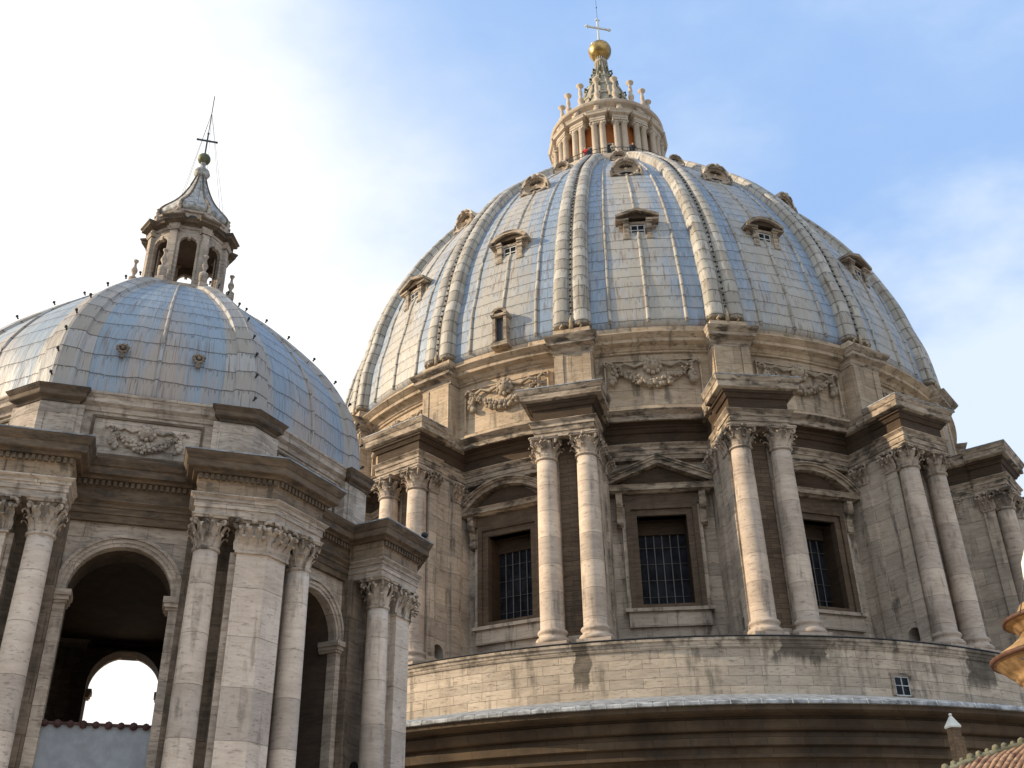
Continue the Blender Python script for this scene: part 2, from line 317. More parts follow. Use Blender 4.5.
# ------------------------------------------------------------------ mesh helpers
class MB:
    """collects shapes; coordinates given as (lateral, outward, z) -> local (x,-y,z)"""
    def __init__(s): s.v = []; s.f = []; s.m = []; s.s = []
    def add(s, vs, fs, m=0, smooth=False):
        o = len(s.v); s.v += [(x, -y, z) for x, y, z in vs]
        for f in fs: s.f.append([i + o for i in f]); s.m.append(m); s.s.append(smooth)
    def box(s, x0, x1, y0, y1, z0, z1, m=0):
        s.loft([([(x0, y0), (x1, y0), (x1, y1), (x0, y1)], z0), ([(x0, y0), (x1, y0), (x1, y1), (x0, y1)], z1)], m)
    def loft(s, rings, m=0, caps=True, smooth=False):
        """rings: list of (plan polygon, z)"""
        n = len(rings[0][0]); vs = []; fs = []
        for poly, z in rings: vs += [(x, y, z) for x, y in poly]
        for k in range(len(rings) - 1):
            for i in range(n):
                j = (i + 1) % n; fs.append([k * n + i, k * n + j, (k + 1) * n + j, (k + 1) * n + i])
        if caps: fs.append(list(range(n))); fs.append([(len(rings) - 1) * n + i for i in range(n)])
        s.add(vs, fs, m, smooth)
    def prism(s, poly, y0, y1, m=0, smooth=False):
        """poly in (lateral, z), extruded outward y0..y1"""
        n = len(poly); vs = [(x, y0, z) for x, z in poly] + [(x, y1, z) for x, z in poly]
        fs = [list(range(n)), [n + i for i in range(n)]] + [[i, (i + 1) % n, n + (i + 1) % n, n + i] for i in range(n)]
        s.add(vs, fs, m, smooth)
    def sideprism(s, poly, x0, x1, m=0):
        """poly in (outward, z), extruded laterally"""
        n = len(poly); vs = [(x0, y, z) for y, z in poly] + [(x1, y, z) for y, z in poly]
        fs = [list(range(n)), [n + i for i in range(n)]] + [[i, (i + 1) % n, n + (i + 1) % n, n + i] for i in range(n)]
        s.add(vs, fs, m)
    def lathe(s, prof, n=24, m=0, smooth=True, c=(0, 0), a0=0, a1=2 * pi, sq=1.0):
        full = abs(a1 - a0 - 2 * pi) < 1e-6; k = n if full else n + 1
        vs = []; fs = []
        for r, z in prof:
            for i in range(k):
                a = a0 + (a1 - a0) * i / n; vs.append((c[0] + r * sin(a), c[1] + r * cos(a) * sq, z))
        for p in range(len(prof) - 1):
            for i in range(n):
                j = (i + 1) % k; fs.append([p * k + i, p * k + j, (p + 1) * k + j, (p + 1) * k + i])
        s.add(vs, fs, m, smooth)
        if full:
            for p in (0, len(prof) - 1):
                if prof[p][0] > 1e-3: s.add([vs[p * k + i] for i in range(k)], [list(range(k))], m)
    def tube(s, pts, rad, n=6, m=0, closed=False):
        P = [Vector(p) for p in pts]; vs = []; fs = []
        N = len(P); rr = rad if isinstance(rad, (list, tuple)) else [rad] * N
        for i, p in enumerate(P):
            d = (P[min(i + 1, N - 1)] - P[max(i - 1, 0)]); d.normalize()
            a = d.orthogonal() if abs(d.z) > 0.95 else d.cross(Vector((0, 0, 1)))
            a.normalize(); b = d.cross(a)
            for k in range(n):
                q = p + (a * cos(2 * pi * k / n) + b * sin(2 * pi * k / n)) * rr[i]; vs.append(tuple(q))
        for i in range(N - 1):
            for k in range(n):
                j = (k + 1) % n; fs.append([i * n + k, i * n + j, (i + 1) * n + j, (i + 1) * n + k])
        fs.append(list(range(n))); fs.append([(N - 1) * n + k for k in range(n)])
        s.add(vs, fs, m, True)
    def ball(s, c, r, m=0, n=7, rows=5, sx=1, sy=1, sz=1):
        vs = []; fs = []
        for i in range(rows + 1):
            t = pi * i / rows
            for k in range(n):
                a = 2 * pi * k / n; vs.append((c[0] + r * sx * sin(t) * cos(a), c[1] + r * sy * sin(t) * sin(a), c[2] + r * sz * cos(t)))
        for i in range(rows):
            for k in range(n):
                j = (k + 1) % n; fs.append([i * n + k, i * n + j, (i + 1) * n + j, (i + 1) * n + k])
        s.add(vs, fs, m, True)
    def leaf(s, bx, by, dx, dy, z0, h, w, proj, m=0, th=0.05):
        """acanthus leaf: rises from (bx,by,z0), curls outward along (dx,dy)"""
        L = hypot(dx, dy); dx /= L; dy /= L; tx, ty = dy, -dx
        path = [(0, 0, 1.0), (0.10, 0.30, 1.22), (0.14, 0.50, 0.92), (0.30, 0.72, 1.12), (0.58, 0.92, 0.86), (0.88, 1.0, 0.62), (1.05, 0.90, 0.40), (1.0, 0.80, 0.2)]
        vs = []; fs = []
        for o, zf, wf in path:
            o_ = o * proj; hw = w * 0.5 * wf
            for sg, dd in ((-1, 0), (0, 0.35), (1, 0)):
                vs.append((bx + dx * (o_ + th * dd * 1.6) + tx * hw * sg, by + dy * (o_ + th * dd * 1.6) + ty * hw * sg, z0 + h * zf))
            for sg in (1, -1):
                vs.append((bx + dx * (o_ - th) + tx * hw * 0.7 * sg, by + dy * (o_ - th) + ty * hw * 0.7 * sg, z0 + h * zf - th * 0.3))
        n = 5
        for i in range(len(path) - 1):
            for k in range(n):
                j = (k + 1) % n; fs.append([i * n + k, i * n + j, (i + 1) * n + j, (i + 1) * n + k])
        fs.append(list(range(n))); fs.append([(len(path) - 1) * n + k for k in range(n)])
        s.add(vs, fs, m)
    def mesh(s, name, mats):
        me = bpy.data.meshes.new(name); me.from_pydata(s.v, [], s.f)
        for mm in mats: me.materials.append(M[mm] if isinstance(mm, str) else mm)
        me.polygons.foreach_set('material_index', s.m); me.polygons.foreach_set('use_smooth', s.s)
        bm = bmesh.new(); bm.from_mesh(me)
        bmesh.ops.remove_doubles(bm, verts=bm.verts, dist=1e-5)
        bmesh.ops.recalc_face_normals(bm, faces=bm.faces); bm.to_mesh(me); bm.free()
        me.update(); return me
def link(name, me, parent=None, loc=(0, 0, 0), rz=0.0, label=None):
    o = bpy.data.objects.new(name, me); COL.objects.link(o)
    if parent: o.parent = parent
    o.location = loc; o.rotation_euler = (0, 0, rz)
    if label: o['label'] = label
    return o
def thing(name, label, cat, loc, rz=0, group=None, me=None):
    o = link(name, me, None, loc, rz); o['label'] = label; o['category'] = cat
    if group: o['group'] = group
    return o
def struct(name, me, loc=(0, 0, 0)):
    o = link(name, me, None, loc); o['kind'] = 'structure'; return o

def interp(tab, z):
    for (z0, v0), (z1, v1) in zip(tab, tab[1:]):
        if z <= z1: return v0 + (v1 - v0) * max(0, (z - z0)) / (z1 - z0)
    return tab[-1][1]
def smooth_tab(tab, n):
    """Catmull-Rom through (z, r)"""
    P = [tab[0]] + list(tab) + [tab[-1]]; out = []
    segs = len(tab) - 1
    for i in range(n + 1):
        u = i / n * segs; k = min(int(u), segs - 1); t = u - k
        p0, p1, p2, p3 = P[k], P[k + 1], P[k + 2], P[k + 3]
        out.append(tuple(0.5 * ((2 * b) + (c - a) * t + (2 * a - 5 * b + 4 * c - d) * t * t + (3 * b - a - 3 * c + d) * t ** 3) for a, b, c, d in zip(p0, p1, p2, p3)))
    return out

# ------------------------------------------------------------------ setting
mb = MB(); mb.box(-140, 140, -120, 90, TERR - 0.5, TERR); struct('roof_terrace', mb.mesh('roof_terrace', ['terrace']))
mb = MB(); mb.add([(-3000, -3000, -62), (3000, -3000, -62), (3000, 3000, -62), (-3000, 3000, -62)], [[0, 1, 2, 3]]); struct('ground', mb.mesh('ground', ['ground']))

# ================================================================== shared capital / column builders
def capital_mesh(R, H, name, mat):
    """Corinthian capital, base at z=0, for a shaft of top radius R"""
    b = MB()
    b.lathe([(R * 1.0, -0.09 * H), (R * 1.12, -0.06 * H), (R * 1.12, 0.0), (R * 0.86, 0.02 * H), (R * 0.78, 0.3 * H), (R * 0.80, 0.6 * H), (R * 1.0, 0.82 * H), (R * 1.2, 0.87 * H)], 16)
    for k in range(8):
        a = pi * k / 4
        b.leaf(R * 0.95 * sin(a), R * 0.95 * cos(a), sin(a), cos(a), 0.02 * H, 0.38 * H, R * 0.56, R * 0.62, th=R * 0.07)
        a += pi / 8
        b.leaf(R * 0.93 * sin(a), R * 0.93 * cos(a), sin(a), cos(a), 0.05 * H, 0.64 * H, R * 0.52, R * 0.78, th=R * 0.07)
    for k in range(4):
        a = pi / 4 + pi * k / 2; dx, dy = sin(a), cos(a)
        pts = []; rad = []
        pts.append((dx * R * 1.0, dy * R * 1.0, 0.50 * H)); rad.append(R * 0.10)
        pts.append((dx * R * 1.25, dy * R * 1.25, 0.74 * H)); rad.append(R * 0.13)
        for i in range(9):
            t = i / 8 * 2 * pi * 0.9; q = R * (0.27 - 0.022 * i)
            cxr, cz = R * 1.52, 0.745 * H
            pts.append((dx * (cxr - cos(t + 0.9) * q), dy * (cxr - cos(t + 0.9) * q), cz + sin(t + 0.9) * q)); rad.append(R * 0.13 - i * R * 0.006)
        b.tube(pts, rad, 5)
        b.leaf(dx * R * 1.0, dy * R * 1.0, dx, dy, 0.40 * H, 0.40 * H, R * 0.42, R * 0.55, th=R * 0.07)
        # inner helices and rosette on each face
        a = pi * k / 2; dx, dy = sin(a), cos(a); tx, ty = dy, -dx
        for sg in (-1, 1):
            pts = [(dx * R * 1.05 + tx * sg * R * 0.45, dy * R * 1.05 + ty * sg * R * 0.45, 0.52 * H), (dx * R * 1.2 + tx * sg * R * 0.36, dy * R * 1.2 + ty * sg * R * 0.36, 0.70 * H), (dx * R * 1.32 + tx * sg * R * 0.2, dy * R * 1.32 + ty * sg * R * 0.2, 0.80 * H), (dx * R * 1.34 + tx * sg * R * 0.1, dy * R * 1.34 + ty * sg * R * 0.1, 0.72 * H)]
            b.tube(pts, R * 0.09, 5)
        b.ball((dx * R * 1.38, dy * R * 1.38, 0.93 * H), R * 0.2, n=6, rows=4)
    def ab(sz):
        p = []
        for k in range(4):
            a = pi / 4 + pi * k / 2; c0 = (sin(a) * sz, cos(a) * sz); tx, ty = cos(a), -sin(a)
            p.append((c0[0] - tx * 0.14 * R, c0[1] - ty * 0.14 * R)); p.append((c0[0] + tx * 0.14 * R, c0[1] + ty * 0.14 * R))
            for j in (0.25, 0.5, 0.75):
                a2 = a + pi / 2 * j; d = sz * (1 - 0.46 * (1 - abs(2 * j - 1) ** 1.6) * 0.72) * 1.0
                d = {0.25: sz * 0.80, 0.5: sz * 0.715, 0.75: sz * 0.80}[j] * 1.0
                p.append((sin(a2) * d, cos(a2) * d))
        return p
    b.loft([(ab(R * 1.78), 0.87 * H), (ab(R * 1.82), 0.92 * H), (ab(R * 1.94), 0.95 * H), (ab(R * 1.94), 1.0 * H)])
    return b.mesh(name, [mat])
def column_mesh(rb, rt, zb, z0, z1, name, mat, n=22):
    """plinth + attic base between zb and z0, shaft z0..z1"""
    b = MB(); h = z0 - zb
    b.box(-rb * 1.36, rb * 1.36, -rb * 1.36, rb * 1.36, zb, zb + 0.28 * h)
    b.lathe([(rb * 1.3, zb + 0.285 * h), (rb * 1.4, zb + 0.36 * h), (rb * 1.4, zb + 0.46 * h), (rb * 1.28, zb + 0.55 * h), (rb * 1.12, zb + 0.60 * h), (rb * 1.10, zb + 0.70 * h), (rb * 1.2, zb + 0.75 * h), (rb * 1.25, zb + 0.82 * h), (rb * 1.18, zb + 0.90 * h), (rb * 1.05, zb + 0.94 * h), (rb, z0)], n)
    pr = []
    for i in range(13):
        t = i / 12; pr.append((rb + (rt - rb) * t ** 1.6, z0 + (z1 - z0) * t))
    b.lathe(pr, n)
    return b.mesh(name, [mat])
def pilaster_cap(b, x0, x1, yf, z0, H, m=0, n=3, ret=0.3):
    """flat Corinthian capital on a straight face from x0 to x1 at outward distance yf"""
    w = (x1 - x0) / n
    b.box(x0 - 0.03 * H, x1 + 0.03 * H, yf - ret, yf + 0.07 * H, z0 - 0.07 * H, z0, m)
    b.box(x0 + 0.01, x1 - 0.01, yf - ret, yf + 0.02 * H, z0, z0 + 0.88 * H, m)
    for i in range(n): b.leaf(x0 + w * (i + 0.5), yf, 0, 1, z0, 0.40 * H, w * 0.78, 0.34 * H, m, 0.05 * H)
    for i in range(n + 1): b.leaf(x0 + w * i, yf, 0, 1, z0 + 0.03 * H, 0.64 * H, w * 0.72, 0.40 * H, m, 0.05 * H)
    for x, sg in ((x0, -1), (x1, 1)):
        pts = [(x - sg * 0.12 * H, yf + 0.05 * H, z0 + 0.5 * H)]
        for i in range(8):
            t = i / 7 * 5.2; q = H * (0.16 - 0.012 * i)
            pts.append((x + sg * (0.10 * H - cos(t + 0.9) * q), yf + 0.22 * H, z0 + 0.74 * H + sin(t + 0.9) * q))
        b.tube(pts, 0.06 * H, 5, m)
    b.ball(((x0 + x1) / 2, yf + 0.2 * H, z0 + 0.92 * H), 0.1 * H, m, 6, 4)
    b.loft([([(x0 - k, yf - ret), (x1 + k, yf - ret), (x1 + k, yf + k + 0.04), (x0 - k, yf + k + 0.04)], z0 + zf * H) for k, zf in ((0.06 * H, 0.87), (0.1 * H, 0.92), (0.16 * H, 0.94), (0.16 * H, 1.0))], m)

def festoon_mesh(name, mats, w, drop, y, ztop, seed=1, k=1.0):
    rnd = random.Random(seed); b = MB()
    def lump(x, z, r, yy=0): b.ball((x + rnd.uniform(-.06, .06) * k, y + yy + r * 0.35, z + rnd.uniform(-.06, .06) * k), r * rnd.uniform(0.8, 1.2), 0, 6, 4, 1, 0.9, 1)
    N = 30
    for i in range(N + 1):
        t = i / N * 2 - 1; x = w * t; z = ztop - drop * (1 - t * t)
        fat = (0.10 + 0.13 * (1 - t * t)) * k
        b.ball((x, y + 0.02, z), fat * 1.05, 0, 6, 4)
        for q in range(5): lump(x + rnd.uniform(-.07, .07) * k, z + rnd.uniform(-fat, fat), fat * rnd.uniform(0.35, 0.6), rnd.uniform(0.05, 0.24) * k)
    for sg in (-1, 1):
        for q in range(22):
            zz_ = ztop + 0.15 * k - q * 0.05 * k; lump(sg * (w + 0.1 * k) + rnd.uniform(-.14, .14) * k * (0.5 + q / 22), zz_, (0.07 + 0.003 * q) * k * 1.2, rnd.uniform(0, .1) * k)
        pts = [(sg * w, y + 0.08 * k, ztop), (sg * (w * 0.75), y + 0.12 * k, ztop + 0.22 * k), (sg * w * 0.5, y + 0.1 * k, ztop + 0.02 * k), (sg * w * 0.25, y + 0.12 * k, ztop + 0.2 * k), (0, y + 0.1 * k, ztop + 0.1 * k)]
        b.tube(pts, 0.09 * k, 5)
        b.tube([(sg * w, y + 0.06 * k, ztop + 0.1 * k), (sg * (w + 0.35 * k), y + 0.1 * k, ztop + 0.32 * k), (sg * (w + 0.55 * k), y + 0.08 * k, ztop + 0.1 * k)], 0.08 * k, 5)
    b.ball((0, y + 0.12 * k, ztop + 0.05 * k), 0.34 * k, 0, 9, 6)
    for q in range(10):
        a = 2 * pi * q / 10; b.ball((0.38 * k * sin(a), y + 0.12 * k, ztop + 0.05 * k + 0.38 * k * cos(a)), 0.15 * k, 0, 6, 4)
    for sg in (-1, 1): b.ball((sg * 0.12 * k, y + 0.42 * k, ztop + 0.12 * k), 0.07 * k, 0, 5, 4)
    return b.mesh(name, mats)

# ================================================================== THE GREAT DOME
ROOT = thing('basilica_dome', 'great ribbed lead dome on a round columned drum, topped by a gilded ball', 'dome', (0, 0, TERR))
OFF = (0, 0, -TERR)
def part(name, me, rz=0.0, label=None): return link(name, me, ROOT, OFF, rz, label)
def bays(): return [k for k in range(-4, 7)]

# lower masonry, skirt roof, stylobate
b = MB()
b.lathe([(31.85, TERR - 0.2), (31.85, -6.42), (31.95, -6.36), (32.0, -6.3), (32.3, -6.26), (32.32, -6.12), (32.12, -6.08), (32.12, -5.80), (32.42, -5.74), (32.45, -5.42), (32.25, -5.36), (32.2, -5.16), (32.5, -5.1), (32.58, -5.02), (32.62, -4.66), (32.5, -4.60), (32.5, -4.52), (33.2, -4.46), (33.38, -4.38), (33.38, -4.1), (28, -4.05)], 160, smooth=False)
part('lower_cornice', b.mesh('lower_cornice', ['lowcor']))
b = MB()
b.lathe([(29.0, -2.75), (33.42, -3.90), (33.5, -3.96)], 160, 0, smooth=False)
b.lathe([(33.5, -3.96), (33.54, -4.02), (33.54, -4.14), (33.40, -4.16), (33.36, -4.05), (29.0, -3.0)], 160, 1, smooth=False)
for i in range(300):                                       # rolls and drip tiles along the skirt edge
    a = 2 * pi * i / 300; s_, c_ = sin(a), cos(a)
    if cos(a - PH - 0.3) < -0.15: continue
    b.tube([(33.3 * s_, 33.3 * c_, -3.9), (33.50 * s_, 33.50 * c_, -3.97), (33.55 * s_, 33.55 * c_, -4.16)], 0.035, 5, 2 if i % 4 else 0)
me = b.mesh('skirt_roof', ['leadflat', 'skirtedge', 'palelead']); part('skirt_roof', me)
b = MB()
b.lathe([(22.9, 0.0), (29.42, 0.0), (29.48, -0.03), (29.48, -0.16), (29.40, -0.20), (29.38, -0.34), (29.34, -0.37), (29.32, -0.52), (29.25, -0.56), (29.25, -3.6)], 200, smooth=False)
b.lathe([(28.9, 0.004), (29.5, 0.004), (29.52, 0.03), (29.5, 0.065), (28.9, 0.07)], 200, 1, smooth=False)
part('stylobate', b.mesh('stylobate', ['stylo', 'iron']))
# small four-light window in the stylobate
b = MB(); y0 = 29.2
b.box(-0.62, 0.62, y0 - 0.1, y0 + 0.12, -1.78, -1.62, 1); b.box(-0.6, -0.44, y0 - .1, y0 + 0.10, -2.75, -1.78, 1); b.box(0.44, 0.6, y0 - .1, y0 + 0.10, -2.75, -1.78, 1)
b.box(-0.44, 0.44, y0 - .05, y0 + 0.055, -2.75, -1.78, 0)
sw = part('small_window', b.mesh('small_window', ['glass', 'trav_cor']), PH + R_(33.4), 'small four-pane window low in the round wall')
b = MB()
b.box(-0.025, 0.025, y0 + .05, y0 + 0.085, -2.72, -1.79); b.box(-0.43, 0.43, y0 + .05, y0 + 0.08, -2.26, -2.22)
for x in (-0.42, 0.42): b.box(x - .02, x + .02, y0 + .05, y0 + .088, -2.74, -1.785)
for z in (-2.73, -1.81): b.box(-0.45, 0.45, y0 + .05, y0 + .084, z - .03, z + .03)
link('sash', b.mesh('sash', ['sashgrey']), sw)

# drum wall with a window opening in every bay
WR = 23.8
b = MB(); zr = [0, 3.4, 8.75, 12.35]
for k in range(16):
    c = (k + 0.5) * ST
    A = [-11.25, -9, -6.5, -3.55, -1.8, 0, 1.8, 3.55, 6.5, 9, 11.25]
    for i in range(10):
        for j in range(3):
            if j == 1 and 3 <= i <= 6: continue
            a0, a1 = c + R_(A[i]), c + R_(A[i + 1])
            q = [(WR * sin(a0), WR * cos(a0), zr[j]), (WR * sin(a1), WR * cos(a1), zr[j]), (WR * sin(a1), WR * cos(a1), zr[j + 1]), (WR * sin(a0), WR * cos(a0), zr[j + 1])]
            b.add(q, [[0, 1, 2, 3]], 0, False)
    ri = 22.4
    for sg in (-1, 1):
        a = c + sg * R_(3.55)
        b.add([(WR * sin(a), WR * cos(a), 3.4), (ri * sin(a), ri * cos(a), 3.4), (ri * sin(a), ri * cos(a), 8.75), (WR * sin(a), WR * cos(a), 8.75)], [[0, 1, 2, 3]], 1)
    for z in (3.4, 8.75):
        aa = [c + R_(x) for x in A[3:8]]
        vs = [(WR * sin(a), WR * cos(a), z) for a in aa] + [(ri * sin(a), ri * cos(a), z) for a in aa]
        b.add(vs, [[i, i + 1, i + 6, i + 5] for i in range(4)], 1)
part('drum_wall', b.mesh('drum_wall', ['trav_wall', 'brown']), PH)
# entablature running round the wall
b = MB()
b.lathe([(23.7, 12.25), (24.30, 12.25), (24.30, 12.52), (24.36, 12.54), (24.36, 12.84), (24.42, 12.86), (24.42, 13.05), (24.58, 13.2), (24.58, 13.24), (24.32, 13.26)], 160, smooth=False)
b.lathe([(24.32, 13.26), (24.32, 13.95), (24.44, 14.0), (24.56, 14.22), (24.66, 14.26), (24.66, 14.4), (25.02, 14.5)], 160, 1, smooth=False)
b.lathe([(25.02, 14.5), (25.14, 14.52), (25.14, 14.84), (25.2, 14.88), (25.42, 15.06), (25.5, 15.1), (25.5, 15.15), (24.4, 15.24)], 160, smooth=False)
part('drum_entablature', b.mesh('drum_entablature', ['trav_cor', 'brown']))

# buttresses
RC, S_ = 28.2, 1.169
colme = column_mesh(0.665, 0.565, 0.0, 1.16, 11.0, 'drum_column', 'trav_col')
capme = capital_mesh(0.60, 1.22, 'drum_capital', 'trav_carve')
b = MB()
xs = 1.62
arch = [(26.55 - 0.47 * cos(pi * i / 8), 1.35 + 0.47 * sin(pi * i / 8)) for i in range(9)]
b.sideprism([(23.5, 0.0), (26.08, 0.0)] + arch + [(27.02, 0.0), (27.62, 0.0), (27.62, 12.28), (23.5, 12.28)], -xs, xs)
b.box(-xs - 0.12, xs + 0.12, 27.06, 27.76, 0, 0.9)          # pedestal of the spur
b.box(-0.56, 0.56, 27.6, 27.68, 0.95, 12.24, 1)             # brick between the columns
for sg in (-1, 1):
    xa, xb = (xs, xs + 0.16) if sg > 0 else (-xs - 0.16, -xs)
    for r0_, r1_ in ((24.75, 25.55), (27.0, 27.7)):
        b.box(xa, xb, r0_, r1_, 0.92, 11.02)
        b.box(xa - (0.1 if sg < 0 else 0), xb + (0.1 if sg > 0 else 0), r0_ - .1, r1_ + .1, 0, 0.918)
spurme = b.mesh('buttress_spur', ['trav', 'brick'])
def sidecap(sg, r0_, r1_):
    t_ = MB(); pilaster_cap(t_, r0_, r1_, xs + 0.16, 11.0, 1.22, n=2)
    b = MB(); b.v = [(-y * sg, -x, z) for x, y, z in t_.v]; b.f = t_.f; b.m = t_.m; b.s = t_.s
    return b.mesh('pilaster_capital', ['trav_carve'])
sidecaps = [sidecap(sg, *q) for sg in (-1, 1) for q in ((24.75, 25.55), (27.0, 27.7))]
def rect(hw, r, ri=23.6): return [(-hw, ri), (hw, ri), (hw, r), (-hw, r)]
b = MB(); RI = 26.75
b.loft([(rect(h, r, RI), z) for z, h, r in ((12.215, 1.74, 28.78), (12.50, 1.74, 28.78), (12.51, 1.80, 28.84), (12.82, 1.80, 28.84), (12.83, 1.86, 28.90), (13.02, 1.86, 28.90), (13.18, 2.03, 29.06), (13.22, 2.03, 29.06), (13.23, 1.77, 28.80))], 0)
b.loft([(rect(h, r, RI), z) for z, h, r in ((13.232, 1.76, 28.79), (13.95, 1.76, 28.79), (13.98, 1.86, 28.88), (14.2, 2.0, 29.0), (14.24, 2.1, 29.08), (14.4, 2.1, 29.08))], 1)
b.loft([(rect(h, r, RI), z) for z, h, r in ((14.41, 2.14, 29.1), (14.47, 2.40, 29.28), (14.50, 2.42, 29.3), (14.84, 2.42, 29.3), (14.87, 2.47, 29.35), (15.06, 2.55, 29.44), (15.14, 2.58, 29.47))], 0)
b.box(-2.6, 2.6, RI, 29.49, 15.142, 15.2, 2)
b.loft([(rect(h, RI + 0.05), z) for z, h in ((12.21, 1.66), (12.50, 1.66), (12.51, 1.70), (12.83, 1.70), (12.84, 1.73), (13.02, 1.73), (13.18, 1.84), (13.22, 1.84), (13.23, 1.66))], 0)
b.loft([(rect(h, RI + 0.05), z) for z, h in ((13.232, 1.65), (13.95, 1.65), (14.2, 1.8), (14.4, 1.85))], 1)
b.loft([(rect(h, RI + 0.05), z) for z, h in ((14.41, 1.88), (14.47, 2.05), (14.5, 2.07), (14.84, 2.07), (14.87, 2.1), (15.06, 2.16), (15.15, 2.18))], 0)
for sg in (-1, 1):
    b.tube([(sg * 1.9, 26.0, 14.62), (sg * 2.2, 26.0, 14.62)], 0.2, 7)
entme = b.mesh('entablature_block', ['trav_cor', 'brown', 'leadflat'])
yb = MB(); yb.box(-0.8, 0.8, 24.6, 25.4, 0, 1)
for k in bays():
    bt = part('buttress', spurme, PH + R_(0.2) + k * ST)
    for sg in (-1, 1):
        link('column', colme, bt, (sg * S_, -RC, 0))
        link('capital', capme, bt, (sg * S_, -RC, 11.0))
    [link('pilaster_capital', q_, bt) for q_ in sidecaps]; link('entablature_block', entme, bt)

# windows
b = MB()
def frame(b, hw0, hw1, z0, z1, zi0, zi1, y0, y1, m):
    b.box(-hw1, -hw0, y0, y1, z0, z1, m); b.box(hw0, hw1, y0, y1, z0, z1, m)
    b.box(-hw0, hw0, y0, y1, zi1, z1, m)
    if zi0 > z0: b.box(-hw0, hw0, y0, y1, z0, zi0, m)
frame(b, 1.46, 1.82, 3.15, 9.12, 3.4, 8.75, 23.2, 24.0, 0)
frame(b, 1.822, 2.12, 3.15, 9.4, 3.15, 9.122, 23.2, 24.14, 0)
b.box(-2.5, 2.5, 23.4, 24.1, 9.42, 10.05, 0)
b.box(-2.35, -2.125, 23.2, 24.0, 3.15, 9.4, 1); b.box(2.125, 2.35, 23.2, 24.0, 3.15, 9.4, 1)
b.box(-2.5, 2.5, 23.3, 24.2, 2.95, 3.148, 1)
for i in range(1): b.box(-2.3, 2.3, 23.2, 24.02, 2.1, 2.948, 1)
wfme = b.mesh('window_frame', ['frame', 'trav_wall'])
def consoles(b):
    for sg in (-1, 1):
        x = sg * 2.45
        b.box(x - 0.2, x + 0.2, 23.4, 24.22, 9.45, 10.06)
        b.sideprism([(23.4, 8.05), (24.05, 8.05), (24.2, 8.2), (24.16, 8.45), (24.08, 8.6), (24.2, 8.95), (24.42, 9.2), (24.5, 9.42), (24.5, 10.04), (23.4, 10.04)], x - 0.19, x + 0.19)
        b.tube([(x - 0.21, 24.32, 9.3), (x + 0.21, 24.32, 9.3)], 0.17, 8); b.tube([(x - 0.2, 24.1, 8.22), (x + 0.2, 24.1, 8.22)], 0.12, 8)
def cornice_bar(b, hw, z0, z1, y):
    b.loft([([(-hw + d, 23.4), (hw - d, 23.4), (hw - d, y - d), (-hw + d, y - d)], z) for z, d in ((z0, 0.4), (z0 + 0.08, 0.28), (z0 + 0.1, 0.1), (z1 - 0.1, 0.08), (z1, 0.0))], 0)
b = MB(); consoles(b); cornice_bar(b, 3.3, 10.07, 10.5, 24.72)
for sg in (-1, 1):
    for lo, hi, y in ((0.0, 0.28, 24.55), (0.281, 0.42, 24.68), (0.421, 0.52, 24.76)):
        p0 = Vector((3.38 * sg, 10.51)); p1 = Vector((0, 11.92)); 
        b.prism([(p0.x, p0.y + lo), (p1.x, p1.y + lo), (p1.x, p1.y + hi), (p0.x, p0.y + hi)], 23.4, y)
b.prism([(-2.9, 10.51), (2.9, 10.51), (0, 11.8)], 23.4, 24.1, 1)
b.prism([(-0.3, 12.1), (0.3, 12.1), (0.12, 12.52), (-0.12, 12.52)], 23.6, 24.66)
tripedme = b.mesh('triangular_pediment', ['trav_cor', 'brown'])
b = MB(); consoles(b); cornice_bar(b, 3.3, 10.07, 10.5, 24.72)
def arcband(b, r0, r1, cz, half, y0, y1, m=0, n=18, cx=0):
    vs = []; fs = []
    for i in range(n + 1):
        a = -half + 2 * half * i / n
        for r, y in ((r0, y0), (r1, y0), (r1, y1), (r0, y1)): vs.append((cx + r * sin(a), y, cz + r * cos(a)))
    for i in range(n):
        for k in range(4):
            j = (k + 1) % 4; fs.append([i * 4 + k, i * 4 + j, i * 4 + 4 + j, i * 4 + 4 + k])
    fs += [[0, 1, 2, 3], [n * 4 + k for k in range(4)]]
    b.add(vs, fs, m)
arR = 4.05; acz = 12.25 - arR; ah = math.asin(3.3 / arR)
for lo, hi, y in ((-0.45, -0.2, 24.5), (-0.2, -0.08, 24.66), (-0.08, 0.0, 24.76)): arcband(b, arR + lo, arR + hi, acz, ah, 23.4, y)
b.prism([(3.0 * sin(a) * 1.0, acz + 3.55 * cos(a)) for a in [-1.0 + 0.1 * i for i in range(21)] if acz + 3.55 * cos(a) > 10.5] , 23.4, 24.1, 1)
arcpedme = b.mesh('segmental_pediment', ['trav_cor', 'brown'])
b = MB(); b.box(-1.6, 1.6, 22.3, 22.5, 3.3, 8.9); panme = b.mesh('window_pane', ['glass'])
b = MB()
for x in (-0.96, -0.48, 0, 0.48, 0.96): b.box(x - 0.03, x + 0.03, 22.55, 22.60, 3.4, 8.75)
for i in range(5): b.box(-1.46, 1.46, 22.57, 22.61, 4.2 + i * 1.0, 4.22 + i * 1.0)
grilme = b.mesh('window_grille', ['bar'])
b = MB(); b.box(-1.48, 1.48, 22.45, 22.7, 8.0, 8.76)
hdme = b.mesh('window_head', ['brown'])
for k in bays():
    w = part('window', wfme, PH + (k + 0.5) * ST)
    link('pediment', tripedme if k % 2 == 0 else arcpedme, w); link('pane', panme, w); link('grille', grilme, w); link('head_panel', hdme, w)

